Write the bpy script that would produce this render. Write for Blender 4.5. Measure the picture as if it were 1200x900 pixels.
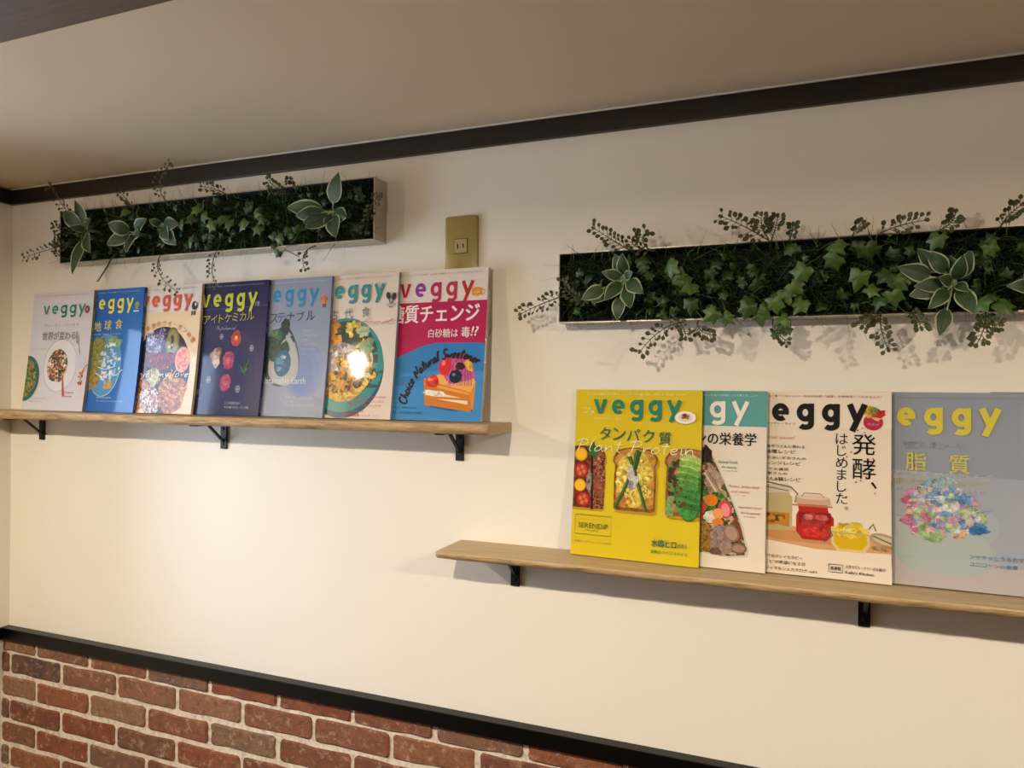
import bpy, bmesh, math, random
from mathutils import Vector, Matrix
from mathutils.noise import noise as mnoise
random.seed(7)
for _o in list(bpy.data.objects): bpy.data.objects.remove(_o)
SC = bpy.context.scene
COL = SC.collection

# ------------------------------------------------------------------ camera
cam = bpy.data.objects.new('camera', bpy.data.cameras.new('camera'))
COL.objects.link(cam)
cam.data.sensor_width = 36.0
cam.data.lens = 828.9 / 1200 * 36
cam.data.clip_start = 0.02
R_, U_, F_ = Vector((.9332,.3592,.0078)), Vector((-.0067,-.0042,1.0)), Vector((-.3593,.9332,.0015))
rot = Matrix((R_, U_, -F_)).transposed()
cam.matrix_world = Matrix.Translation((0, -1.27, 1.75)) @ rot.to_4x4()
SC.camera = cam

# ------------------------------------------------------------------ world, lamps, exposure
w = bpy.data.worlds.new('daylight'); SC.world = w; w.use_nodes = True
wb = w.node_tree.nodes['Background']
wb.inputs['Color'].default_value = (.55, .74, 1.0, 1); wb.inputs['Strength'].default_value = 15.0
LAMP_POWER = 16.5
BULB_POWER = 4.3
LAMP_COLOR = (1.0, .855, .65)
LAMP_XS = (-1.72, -.44, .80, 2.05)
LAMP_Y, LAMP_Z = -1.14, 2.10
SC.view_settings.view_transform = 'Standard'; SC.view_settings.look = 'None'
SC.view_settings.exposure = 0.0; SC.view_settings.gamma = 1.0
SC.view_settings.use_curve_mapping = False
pd = bpy.data.lights.new('window_portal', 'AREA'); pd.shape = 'RECTANGLE'; pd.size = .44; pd.size_y = .92
pd.cycles.is_portal = True
po = bpy.data.objects.new('window_portal', pd); COL.objects.link(po)
po.location = (-2.07, -.56, 1.57); po.rotation_euler = (math.radians(90), 0, math.radians(-90))

# ------------------------------------------------------------------ helpers
def lin(c):
    c = c/255
    return c/12.92 if c <= .04045 else ((c+.055)/1.055)**2.4
def hexc(h): return (lin(int(h[0:2],16)), lin(int(h[2:4],16)), lin(int(h[4:6],16)), 1)
MATS = {}
def mat(name, color='808080', rough=.6, metal=0, coat=0, spec=.5):
    if name in MATS: return MATS[name]
    m = bpy.data.materials.new(name); m.use_nodes = True
    b = m.node_tree.nodes['Principled BSDF']
    b.inputs['Base Color'].default_value = hexc(color)
    b.inputs['Roughness'].default_value = rough; b.inputs['Metallic'].default_value = metal
    b.inputs['Coat Weight'].default_value = coat; b.inputs['Coat Roughness'].default_value = .06
    b.inputs['Specular IOR Level'].default_value = spec
    MATS[name] = m
    return m
def nodes(m): return m.node_tree.nodes, m.node_tree.links, m.node_tree.nodes['Principled BSDF']
def coordnode(m, scale=(1,1,1), kind='Object'):
    N, L, b = nodes(m)
    tc = N.new('ShaderNodeTexCoord'); mp = N.new('ShaderNodeMapping')
    mp.inputs['Scale'].default_value = scale
    L.new(tc.outputs[kind], mp.inputs['Vector'])
    return mp.outputs['Vector']
def noisetex(m, vec, scale, detail=4, rough=.6):
    N, L, b = nodes(m)
    n = N.new('ShaderNodeTexNoise'); n.inputs['Scale'].default_value = scale
    n.inputs['Detail'].default_value = detail; n.inputs['Roughness'].default_value = rough
    L.new(vec, n.inputs['Vector']); return n
def ramp(m, fac, stops, interp='LINEAR'):
    N, L, b = nodes(m)
    r = N.new('ShaderNodeValToRGB'); r.color_ramp.interpolation = interp
    e = r.color_ramp.elements
    while len(e) < len(stops): e.new(.5)
    for i, (p, c) in enumerate(stops):
        e[i].position = p; e[i].color = hexc(c) if isinstance(c, str) else (c, c, c, 1)
    L.new(fac, r.inputs['Fac']); return r.outputs['Color']
def bump(m, height, strength, dist):
    N, L, b = nodes(m)
    k = N.new('ShaderNodeBump'); k.inputs['Strength'].default_value = strength; k.inputs['Distance'].default_value = dist
    L.new(height, k.inputs['Height']); L.new(k.outputs['Normal'], b.inputs['Normal'])
def mixc(m, fac, a, b_):
    N, L, b = nodes(m)
    x = N.new('ShaderNodeMix'); x.data_type = 'RGBA'
    for s, v in ((x.inputs[0], fac), (x.inputs[6], a), (x.inputs[7], b_)):
        if isinstance(v, str): s.default_value = hexc(v)
        elif isinstance(v, (int, float)): s.default_value = v
        else: L.new(v, s)
    return x.outputs[2]

def obj(name, me, mats, parent=None):
    if isinstance(me, bmesh.types.BMesh):
        bm = me; me = bpy.data.meshes.new(name); bm.to_mesh(me); bm.free()
    if mats is not None and not me.materials:
        for m in (mats if isinstance(mats, (list, tuple)) else [mats]): me.materials.append(m)
    o = bpy.data.objects.new(name, me); COL.objects.link(o)
    if parent: o.parent = parent
    return o
def thing(name, label, cat, loc=(0,0,0), group=None):
    o = bpy.data.objects.new(name, None); COL.objects.link(o)
    o.empty_display_size = .05
    o.location = loc; o['label'] = label; o['category'] = cat
    if group: o['group'] = group
    return o
def struct(name, me, mats):
    o = obj(name, me, mats); o['kind'] = 'structure'; return o
def add_box(bm, a, b, bev=0):
    vs = [bm.verts.new((x,y,z)) for x in (a[0],b[0]) for y in (a[1],b[1]) for z in (a[2],b[2])]
    fs = [bm.faces.new([vs[i] for i in q]) for q in ((0,1,3,2),(4,6,7,5),(0,4,5,1),(2,3,7,6),(0,2,6,4),(1,5,7,3))]
    if bev:
        es = list({e for f in fs for e in f.edges})
        bmesh.ops.bevel(bm, geom=es, offset=bev, segments=2, affect='EDGES', profile=.6)
    return fs
def box(a, b, bev=0):
    bm = bmesh.new()
    lo = [min(p,q) for p,q in zip(a,b)]; hi = [max(p,q) for p,q in zip(a,b)]
    add_box(bm, lo, hi, bev)
    bmesh.ops.recalc_face_normals(bm, faces=bm.faces)
    return bm
def smooth(o, ang=None):
    for p in o.data.polygons: p.use_smooth = True
    if ang:
        o.data.set_sharp_from_angle(angle=math.radians(ang))
def add_tube(bm, pts, r0, r1=None, n=6):
    r1 = r0 if r1 is None else r1
    pts = [Vector(p) for p in pts]; rings = []
    for i, p in enumerate(pts):
        t = (pts[min(i+1,len(pts)-1)] - pts[max(i-1,0)]).normalized()
        a = t.cross(Vector((0,0,1)))
        if a.length < .1: a = t.cross(Vector((1,0,0)))
        a.normalize(); b = t.cross(a)
        r = r0 + (r1-r0)*i/(len(pts)-1)
        rings.append([bm.verts.new(p + r*(math.cos(k*2*math.pi/n)*a + math.sin(k*2*math.pi/n)*b)) for k in range(n)])
    for A, B in zip(rings, rings[1:]):
        for k in range(n): bm.faces.new((A[k], A[(k+1)%n], B[(k+1)%n], B[k]))
    bm.faces.new(rings[0][::-1]); bm.faces.new(rings[-1])

# ------------------------------------------------------------------ materials of the setting
plaster = mat('cream_wallpaper', 'eae4da', .8)
v = coordnode(plaster); n = noisetex(plaster, v, 260, 3); bump(plaster, n.outputs['Fac'], .25, .0006)
ceilm = mat('ceiling_paper', 'dfcbaa', .85)
v = coordnode(ceilm); n = noisetex(ceilm, v, 220, 3); bump(ceilm, n.outputs['Fac'], .25, .0006)
darkwood = mat('dark_stained_wood', '2a1a12', .45)
v = coordnode(darkwood, (1.2, 30, 30)); n = noisetex(darkwood, v, 9, 5)
nodes(darkwood)[1].new(ramp(darkwood, n.outputs['Fac'], [(.3,'130b07'),(.7,'2a1b12')]), nodes(darkwood)[2].inputs['Base Color'])
bump(darkwood, n.outputs['Fac'], .2, .001)
beamwood = mat('brown_beam_wood', '6b5136', .6)
v = coordnode(beamwood, (1.5, 25, 25)); n = noisetex(beamwood, v, 8, 5)
nodes(beamwood)[1].new(ramp(beamwood, n.outputs['Fac'], [(.3,'4a3822'),(.7,'64492c')]), nodes(beamwood)[2].inputs['Base Color'])
blackpaint = mat('black_satin_paint', '050403', .34, 0, 0, .3)
whitestrip = mat('white_strip', 'e9e2d6', .6)
floorm = mat('floor_boards', '6e5138', .5)
v = coordnode(floorm, (1, 12, 1)); n = noisetex(floorm, v, 5, 5)
nodes(floorm)[1].new(ramp(floorm, n.outputs['Fac'], [(.3,'3a2a1d'),(.7,'54402c')]), nodes(floorm)[2].inputs['Base Color'])

# ------------------------------------------------------------------ the room
XL, XR, YF, CZ = -1.907, 3.2, -3.6, 2.2535
wall_back = struct('wall_back', box((XL-.2, 0, 0), (XR+.1, .1, CZ+.1)), plaster)
bm = bmesh.new()                                         # left wall: thicker above the rail, opening for the window
WY0, WY1, WZ0, WZ1 = -.34, -.78, 1.11, 2.03
for a, b in (((XL-.16, WY0, 0), (XL, .0, CZ)), ((XL-.16, YF, 0), (XL, WY1, CZ)),
             ((XL-.16, WY1, WZ1), (XL, WY0, CZ)), ((XL-.16, WY1, 0), (XL, WY0, WZ0))):
    lo = [min(p,q) for p,q in zip(a,b)]; hi = [max(p,q) for p,q in zip(a,b)]
    if lo[2] == 0:
        add_box(bm, (lo[0],lo[1],1.09), hi) if hi[2] > 1.11 else None
        add_box(bm, lo, (hi[0]-.014, hi[1], 1.09 if hi[2] > 1.11 else hi[2]))
    else: add_box(bm, lo, hi)
struct('wall_left', bm, plaster)
tan = mat('tan_wallpaper', '84705a', .85)
struct('wall_right', box((XR, YF, 0), (XR+.1, 0, CZ)), tan)
struct('wall_front', box((XL-.16, YF-.1, 0), (XR+.1, YF, CZ)), tan)
struct('ceiling', box((XL-.16, YF-.1, CZ), (XR+.1, 0, CZ+.1)), ceilm)
struct('floor', box((XL-.16, YF-.1, -.1), (XR+.1, 0, 0)), floorm)
# crown moulding, a thin white strip along its top, and the black rail over the bricks
struct('trim_1', box((XL, -.011, 2.2135), (XR, 0, 2.2505), .0012), darkwood)
struct('trim_2', box((XL, YF, 2.2135), (XL+.011, -.011, 2.2505), .0012), darkwood)
struct('trim_3', box((XL+.011, -.0125, 2.2505), (XR, 0, CZ)), whitestrip)
struct('trim_4', box((XL-.014, -.0235, 1.0765), (XR, 0, 1.1065), .0015), blackpaint)
struct('trim_5', box((XL-.014, WY0+.002, 1.0765), (XL+.008, -.0235, 1.1065), .0015), blackpaint)
struct('trim_6', box((XL, -.72, 2.14), (XR, -1.42, CZ), .004), beamwood)
# window with a pane
frame_m = mat('white_window_frame', 'e4e2de', .4)
bm = bmesh.new()
fx0, fx1, fw = XL-.13, XL-.09, .035
add_box(bm, (fx0, WY1, WZ0), (fx1, WY0, WZ0+fw)); add_box(bm, (fx0, WY1, WZ1-fw), (fx1, WY0, WZ1))
add_box(bm, (fx0, WY1, WZ0+fw), (fx1, WY1+fw, WZ1-fw)); add_box(bm, (fx0, WY0-fw, WZ0+fw), (fx1, WY0, WZ1-fw))
win = struct('window_1', bm, frame_m)
glass = bpy.data.materials.new('window_glass'); glass.use_nodes = True
N, L = glass.node_tree.nodes, glass.node_tree.links
N.remove(N['Principled BSDF'])
tr = N.new('ShaderNodeBsdfTransparent'); gl = N.new('ShaderNodeBsdfGlossy'); gl.inputs['Roughness'].default_value = .02
fr = N.new('ShaderNodeFresnel'); fr.inputs['IOR'].default_value = 1.45; mx = N.new('ShaderNodeMixShader')
L.new(fr.outputs[0], mx.inputs[0]); L.new(tr.outputs[0], mx.inputs[1]); L.new(gl.outputs[0], mx.inputs[2])
L.new(mx.outputs[0], N['Material Output'].inputs['Surface'])
obj('pane', box((XL-.112, WY1+fw, WZ0+fw), (XL-.108, WY0-fw, WZ1-fw)), glass, win)
# three downlights under the beam
can = mat('lamp_can_white', 'd9d4cc', .4)
for i, x in enumerate(LAMP_XS):
    t = thing('ceiling_lamp', 'small round white downlight under the brown ceiling beam, %s from the window' % ('first','second','third','fourth')[i], 'lamp', (x, LAMP_Y, 2.14), 'downlights under the beam')
    bm = bmesh.new()
    bmesh.ops.create_cone(bm, cap_ends=True, segments=32, radius1=.05, radius2=.05, depth=.036, matrix=Matrix.Translation((0,0,-.018)))
    smooth(obj('housing', bm, can, t), 40)
    ld = bpy.data.lights.new('lamp_light', 'AREA'); ld.shape = 'DISK'; ld.size = .045
    ld.energy = LAMP_POWER; ld.color = LAMP_COLOR
    lo = bpy.data.objects.new('lamp_light', ld); COL.objects.link(lo); lo.parent = t; lo.location = (0, 0, LAMP_Z-2.14)
    pl = bpy.data.lights.new('lamp_bulb', 'POINT'); pl.shadow_soft_size = .018; pl.energy = BULB_POWER; pl.color = LAMP_COLOR
    pb = bpy.data.objects.new('lamp_bulb', pl); COL.objects.link(pb); pb.parent = t; pb.location = (0, 0, LAMP_Z-2.14-.022)

# ------------------------------------------------------------------ bricks, one object each
mortar = mat('white_mortar', 'c9bba8', .9)
v = coordnode(mortar); n = noisetex(mortar, v, 90, 5)
nodes(mortar)[1].new(ramp(mortar, n.outputs['Fac'], [(.3,'bcae9e'),(.5,'dccfc0'),(.75,'e8ded0')]), nodes(mortar)[2].inputs['Base Color'])
bump(mortar, n.outputs['Fac'], .9, .003)
obj('mortar', box((XL-.014, -.0075, 0), (XR, 0, 1.0765)), mortar, wall_back)
brickm = mat('old_red_brick', '8a4a33', .85)
N, L, b = nodes(brickm)
v = coordnode(brickm); oi = N.new('ShaderNodeObjectInfo')
add = N.new('ShaderNodeVectorMath'); add.operation = 'ADD'
sc_ = N.new('ShaderNodeVectorMath'); sc_.operation = 'SCALE'; sc_.inputs['Scale'].default_value = 37.0
cmb = N.new('ShaderNodeCombineXYZ')
for i in range(3): L.new(oi.outputs['Random'], cmb.inputs[i])
L.new(cmb.outputs[0], sc_.inputs[0]); L.new(sc_.outputs[0], add.inputs[0]); L.new(v, add.inputs[1])
base = ramp(brickm, oi.outputs['Random'], [(0,'713c28'),(.14,'93644a'),(.28,'6d5342'),(.42,'7b3a24'),(.54,'8f5a3c'),(.66,'54403a'),(.78,'83462e'),(.9,'7a6350'),(1,'a0704e')])
n1 = noisetex(brickm, add.outputs[0], 22, 4); n2 = noisetex(brickm, add.outputs[0], 75, 6, .7)
c1 = mixc(brickm, ramp(brickm, n1.outputs['Fac'], [(.48,0.0),(.66,.45)]), base, '9c6642')
c2 = mixc(brickm, ramp(brickm, n2.outputs['Fac'], [(.32,.75),(.5,0.0)]), c1, '54392f')
n3 = noisetex(brickm, add.outputs[0], 50, 7, .75)
c3 = mixc(brickm, ramp(brickm, n3.outputs['Fac'], [(.54,0.0),(.68,.75)]), c2, 'bfa48c')
L.new(c3, b.inputs['Base Color'])
n4 = noisetex(brickm, add.outputs[0], 130, 6, .7)
bump(brickm, n4.outputs['Fac'], .8, .004)
def brick_mesh(wd, ht, seed):
    rnd = random.Random(seed)
    bm = bmesh.new(); hw, hh = wd/2, ht/2
    c = min(.007, hh*.4); pts = []
    for sx, sz in ((1,1),(-1,1),(-1,-1),(1,-1)):
        for k in range(3):
            a = (math.atan2(sz, sx) - math.pi/4) + k*math.pi/4
            cc = c*rnd.uniform(.7,1.5)
            pts.append((sx*(hw-cc)+math.cos(a)*cc, sz*(hh-cc)+math.sin(a)*cc))
        nx = {(1,1):(0,1),(-1,1):(-1,0),(-1,-1):(0,-1),(1,-1):(1,0)}[(sx,sz)]
        for k in (1,2,3):                                 # wavering edge between the corners
            t = k/4
            if nx[0] == 0: pts.append((sx*hw*(1-2*t)*.9, nx[1]*(hh + rnd.uniform(-.0030,.0012))))
            elif k == 2: pts.append((nx[0]*(hw + rnd.uniform(-.0028,.0012)), sz*hh*(1-2*t)))
    back = [bm.verts.new((x, .007, z)) for x, z in pts]
    mid = [bm.verts.new((x, .0022, z)) for x, z in pts]
    front = [bm.verts.new((x*(1-.003/hw), rnd.uniform(-.0004,.0006), z*(1-.0028/hh))) for x, z in pts]
    n = len(pts)
    for A, B in ((back, mid), (mid, front)):
        for i in range(n): bm.faces.new((A[i], A[(i+1)%n], B[(i+1)%n], B[i]))
    bm.faces.new(front)
    bmesh.ops.recalc_face_normals(bm, faces=bm.faces)
    me = bpy.data.meshes.new('brick'); bm.to_mesh(me); bm.free(); me.materials.append(brickm)
    return me
PX, PZ = .1912, .0607
full = [brick_mesh(PX-.0105, PZ-.0115, s) for s in range(8)]
top = [brick_mesh(PX-.0105, .0345, s+20) for s in range(5)]
stub = [brick_mesh(w_, h_, 40+i) for i, (w_, h_) in enumerate(((.027, PZ-.0115), (.122, PZ-.0115), (.122, .0345)))]
rest = bmesh.new()
for row in range(18):
    zt = 1.0425 - (row-1)*PZ                     # joint above this row
    zc = 1.0765-.0345/2+.001 if row == 0 else zt - PZ/2
    if zc < .03: break
    off = -1.600 if row % 2 == 0 else -1.6985
    x = off - PX
    first = True
    k = 0
    while x < XR - PX:
        xa, xb = x, x+PX
        if first and row % 2 == 1: me, xc = stub[0], -1.9055
        if first and row % 2 == 1:
            pass
        if first:
            if row % 2 == 1:
                o = obj('brick', stub[0], None, wall_back) if row < 9 else None
                if o: o.location = (-1.9055, -.012, zc)
            else:
                o = obj('brick', stub[2] if row == 0 else stub[1], None, wall_back) if row < 9 else None
                if o: o.location = (-1.855, -.012, zc)
                first = False; x = off
                x = -1.7912; xa, xb = x, x+PX
        first = False
        rnd = random.Random(row*100+k)
        me = top[rnd.randrange(5)] if row == 0 else full[rnd.randrange(8)]
        loc = ((xa+xb)/2 + rnd.uniform(-.0012,.0012), -.012 + rnd.uniform(-.001,.0008), zc + rnd.uniform(-.0008,.0008))
        if row < 9 and xb < .75:
            o = obj('brick', me, None, wall_back); o.location = loc; o.rotation_euler = (0, rnd.uniform(-.008,.008) + (math.pi if row and rnd.random() < .5 else 0), 0)
        else:
            nv = len(rest.verts); rest.from_mesh(me); rest.verts.ensure_lookup_table()
            for vv in rest.verts[nv:]: vv.co += Vector(loc)
        x += PX; k += 1
o = obj('brick_courses', rest, brickm, wall_back); o['kind'] = 'stuff'

# ------------------------------------------------------------------ shelves of live-edge board on black brackets
boardm = mat('pale_live_edge_wood', 'b5a184', .55)
N, L, b = nodes(boardm)
v = coordnode(boardm, (1.3, 22, 40)); n = noisetex(boardm, v, 6, 6, .65)
col = ramp(boardm, n.outputs['Fac'], [(.25,'a08a68'),(.5,'b8a07c'),(.75,'c8b494')])
vb = coordnode(boardm, (6, 30, 60)); nb = noisetex(boardm, vb, 3, 5, .7)
L.new(col, b.inputs['Base Color']); bump(boardm, n.outputs['Fac'], .25, .001)
barkm = mat('live_edge_bark', '9a7a50', .75)
N, L, b = nodes(barkm)
v = coordnode(barkm, (5, 12, 45)); n = noisetex(barkm, v, 4, 6, .7)
L.new(ramp(barkm, n.outputs['Fac'], [(.28,'4a3620'),(.38,'957752'),(.55,'bb9d70'),(.75,'ccb088')]), b.inputs['Base Color'])
bump(barkm, n.outputs['Fac'], .8, .004)
def shelf(label, group, x0, x1, ztop, ztop1, depth, th, brackets, zbr, seed, bump_amp):
    t = thing('wall_shelf', label, 'shelf', (x0, 0, ztop), group)
    bm = bmesh.new(); n = int((x1-x0)/.012); secs = []
    for i in range(n+1):
        X = (x1-x0)*i/n
        z = (ztop1-ztop)*i/n
        a = mnoise(Vector((X*9+seed, 0, 0)))*.0045*bump_amp + mnoise(Vector((X*40+seed, 3, 0)))*.0014*bump_amp
        lowr = mnoise(Vector((X*14+seed, 9, 0)))*.0030*bump_amp + mnoise(Vector((X*60+seed, 5, 0)))*.0012*bump_amp
        yf = -depth - a
        prof = [(-.0008, 0), (yf+.003, 0), (yf, -.0018), (yf+.001+lowr*.3, -th*.55), (yf+.006+abs(lowr), -th+.001+lowr*.4), (yf+.012+abs(lowr), -th), (-.0008, -th)]
        secs.append([bm.verts.new((X, y, zz+z)) for y, zz in prof])
    for A, B in zip(secs, secs[1:]):
        for k in range(7):
            f = bm.faces.new((A[k], A[(k+1)%7], B[(k+1)%7], B[k])); f.material_index = 1 if k in (2,3,4) else 0
            f.smooth = k in (1,2,3,4)
    bm.faces.new(secs[0]); bm.faces.new(secs[-1][::-1])
    bmesh.ops.recalc_face_normals(bm, faces=bm.faces)
    obj('board', bm, [boardm, barkm], t)
    for bx in brackets:
        bm = bmesh.new(); X = bx-x0; zu = -th; zb = zbr-ztop; hw = .0088
        zu += (ztop1-ztop)*X/(x1-x0)
        add_box(bm, (X-hw, -.005, zb), (X+hw, -.0008, zu), .0008)
        add_box(bm, (X-hw, -depth+.022, zu-.0035), (X+hw, -.005, zu), .0008)
        hb = .003
        p0, p1 = Vector((0, -.005, zu-.042)), Vector((0, -.050, zu-.003))
        d = (p1-p0).normalized(); nn = Vector((0, -d.z, d.y))*.0022
        vs = [bm.verts.new((X+sx*hb, q.y, q.z)) for sx in (-1,1) for q in (p0-nn, p0+nn, p1+nn, p1-nn)]
        for q in ((0,1,2,3),(7,6,5,4),(0,4,5,1),(1,5,6,2),(2,6,7,3),(3,7,4,0)): bm.faces.new([vs[k] for k in q])
        bmesh.ops.recalc_face_normals(bm, faces=bm.faces)
        br = obj('bracket', bm, mat('black_iron','121111',.5,.3), t)
        for zz in (zb+.012, zb+.045):
            if zz > zu-.008: continue
            bm = bmesh.new(); bmesh.ops.create_uvsphere(bm, u_segments=10, v_segments=6, radius=.0035, matrix=Matrix.Translation((X, -.005, zz)) @ Matrix.Diagonal((1,.5,1,1)))
            obj('screw', bm, MATS['black_iron'], br)
    return t
shelf('long pale live-edge shelf under the left green planter, holding seven magazines', 'live-edge wall shelves', XL+.001, -.4885, 1.6765, 1.6785, .118, .0185, (-1.785, -1.189, -.597), 1.600, 3.0, .6)
shelf('pale live-edge shelf under the right planter, lower one, holding the yellow magazine', 'live-edge wall shelves', -.594, 1.35, 1.4440, 1.4465, .110, .0135, (-.478, .1225, .72), 1.366, 11.0, 1.0)

# ------------------------------------------------------------------ socket plate between the planters
brass = mat('champagne_plate', '9a8750', .32, .0, .3)
ivoryp = mat('beige_socket', 'a59468', .45)
slotm = mat('dark_slot', '1a0d08', .7)
t = thing('wall_outlet', 'tall gold-beige power socket plate right of the left green planter', 'outlet', (-.5963, 0, 2.023))
bm = bmesh.new(); rings = []
for y_, ins in ((-.0005, 0), (-.0050, 0), (-.0066, .0008), (-.0075, .0026)):
    ring = []
    for sx, sz, a0 in ((1,1,0),(-1,1,90),(-1,-1,180),(1,-1,270)):
        for k in range(6):
            q = math.radians(a0+k*18); r_ = .006-ins*.5
            ring.append(bm.verts.new((sx*(.0355-ins-r_)+math.cos(q)*r_, y_, sz*(.060-ins-r_)+math.sin(q)*r_)))
    rings.append(ring)
for A_, B_ in zip(rings, rings[1:]):
    for k in range(24): bm.faces.new((A_[k], A_[(k+1)%24], B_[(k+1)%24], B_[k]))
bm.faces.new(rings[-1]); bmesh.ops.recalc_face_normals(bm, faces=bm.faces)
smooth(obj('plate', bm, brass, t), 50)
o = obj('socket', box((-.0135, -.0092, -.0135), (.0135, -.0074, .0135), .0008), ivoryp, t)
obj('rim', box((-.0150, -.0079, -.0150), (.0150, -.0074, .0150), .0002), mat('socket_gap','4a3a22',.6), t)
for sx in (-1,1):
    obj('slot', box((sx*.006-.0014, -.0094, -.0040+(sx<0)*-.001), (sx*.006+.0014, -.0090, .0040)), slotm, o)
LEFT_PLANTS = {"ros":[[[-1.5626,2.1146],[[-1.5764,2.1815],[-1.6222,2.161],[-1.5111,2.1299],[-1.5813,2.1151],[-1.5742,2.0033],[-1.5074,2.0499],[-1.5249,2.121]]],[[-1.4083,2.0956],[[-1.4774,2.0699],[-1.4589,2.116],[-1.3532,2.1216],[-1.3993,2.0434],[-1.3657,2.082]]],[[-1.325,2.1091],[[-1.2814,2.0667],[-1.3429,2.117],[-1.257,2.1009],[-1.2664,2.0563]]],[[-0.8632,2.1005],[[-0.8397,2.1755],[-0.9599,2.1139],[-0.9383,2.0928],[-0.9171,2.0755],[-0.9106,2.0646],[-0.8384,2.0424],[-0.8167,2.0816],[-0.8672,2.0701]]]],"ivy":[[-1.2015,2.1308,1],[-1.1893,2.1167,0.9],[-1.2183,2.1115,0.9],[-1.1604,2.0959,1],[-1.1299,2.1047,1.1],[-1.1134,2.0924,0.9],[-1.0697,2.0891,1],[-1.0403,2.0779,0.9],[-1.0203,2.0926,0.7],[-1.0045,2.0592,0.7],[-0.9825,2.0506,0.8],[-0.98,2.0202,0.6],[-0.9933,2.037,0.6],[-1.2501,2.1026,0.8],[-1.1848,2.1425,0.7],[-1.2202,2.059,0.9],[-1.0451,2.1089,0.8],[-1.4122,2.1422,0.8],[-0.948,2.0553,0.6]],"spr":[[[[-1.6222,2.0863],[-1.6809,2.0715],[-1.7534,2.057]],1],[[[-1.5938,2.1272],[-1.6173,2.1617],[-1.6649,2.2173]],1],[[[-1.6109,2.108],[-1.6401,2.1183],[-1.6461,2.1311]],0.8],[[[-1.6105,2.0753],[-1.6338,2.0829],[-1.6399,2.0998]],0.8],[[[-1.4196,2.1456],[-1.4145,2.1648],[-1.4335,2.1861]],0.8],[[[-1.3105,2.1539],[-1.3212,2.197],[-1.2862,2.2356]],0.9],[[[-1.3322,2.0422],[-1.3215,1.9994],[-1.2631,1.9529]],1],[[[-1.1599,2.0541],[-1.1665,2.0064],[-1.1518,1.9631]],0.9],[[[-0.9226,2.0316],[-0.9266,2.0109],[-0.9179,1.986]],0.9],[[[-0.9751,2.1482],[-0.997,2.1609],[-1.0125,2.1766]],0.8],[[[-0.9578,2.1501],[-0.9494,2.1599],[-0.9623,2.1664]],0.6],[[[-1.1374,2.1593],[-1.1564,2.1703],[-1.1898,2.179]],0.8],[[[-0.7497,2.131],[-0.763,2.102],[-0.7723,2.0523]],0.9],[[[-1.6511,2.0531],[-1.6572,2.07],[-1.6397,2.0854]],0.5]],"stem":[[[-1.4567,2.0466],[-1.481,2.0201],[-1.511,1.9876]]]}
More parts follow.
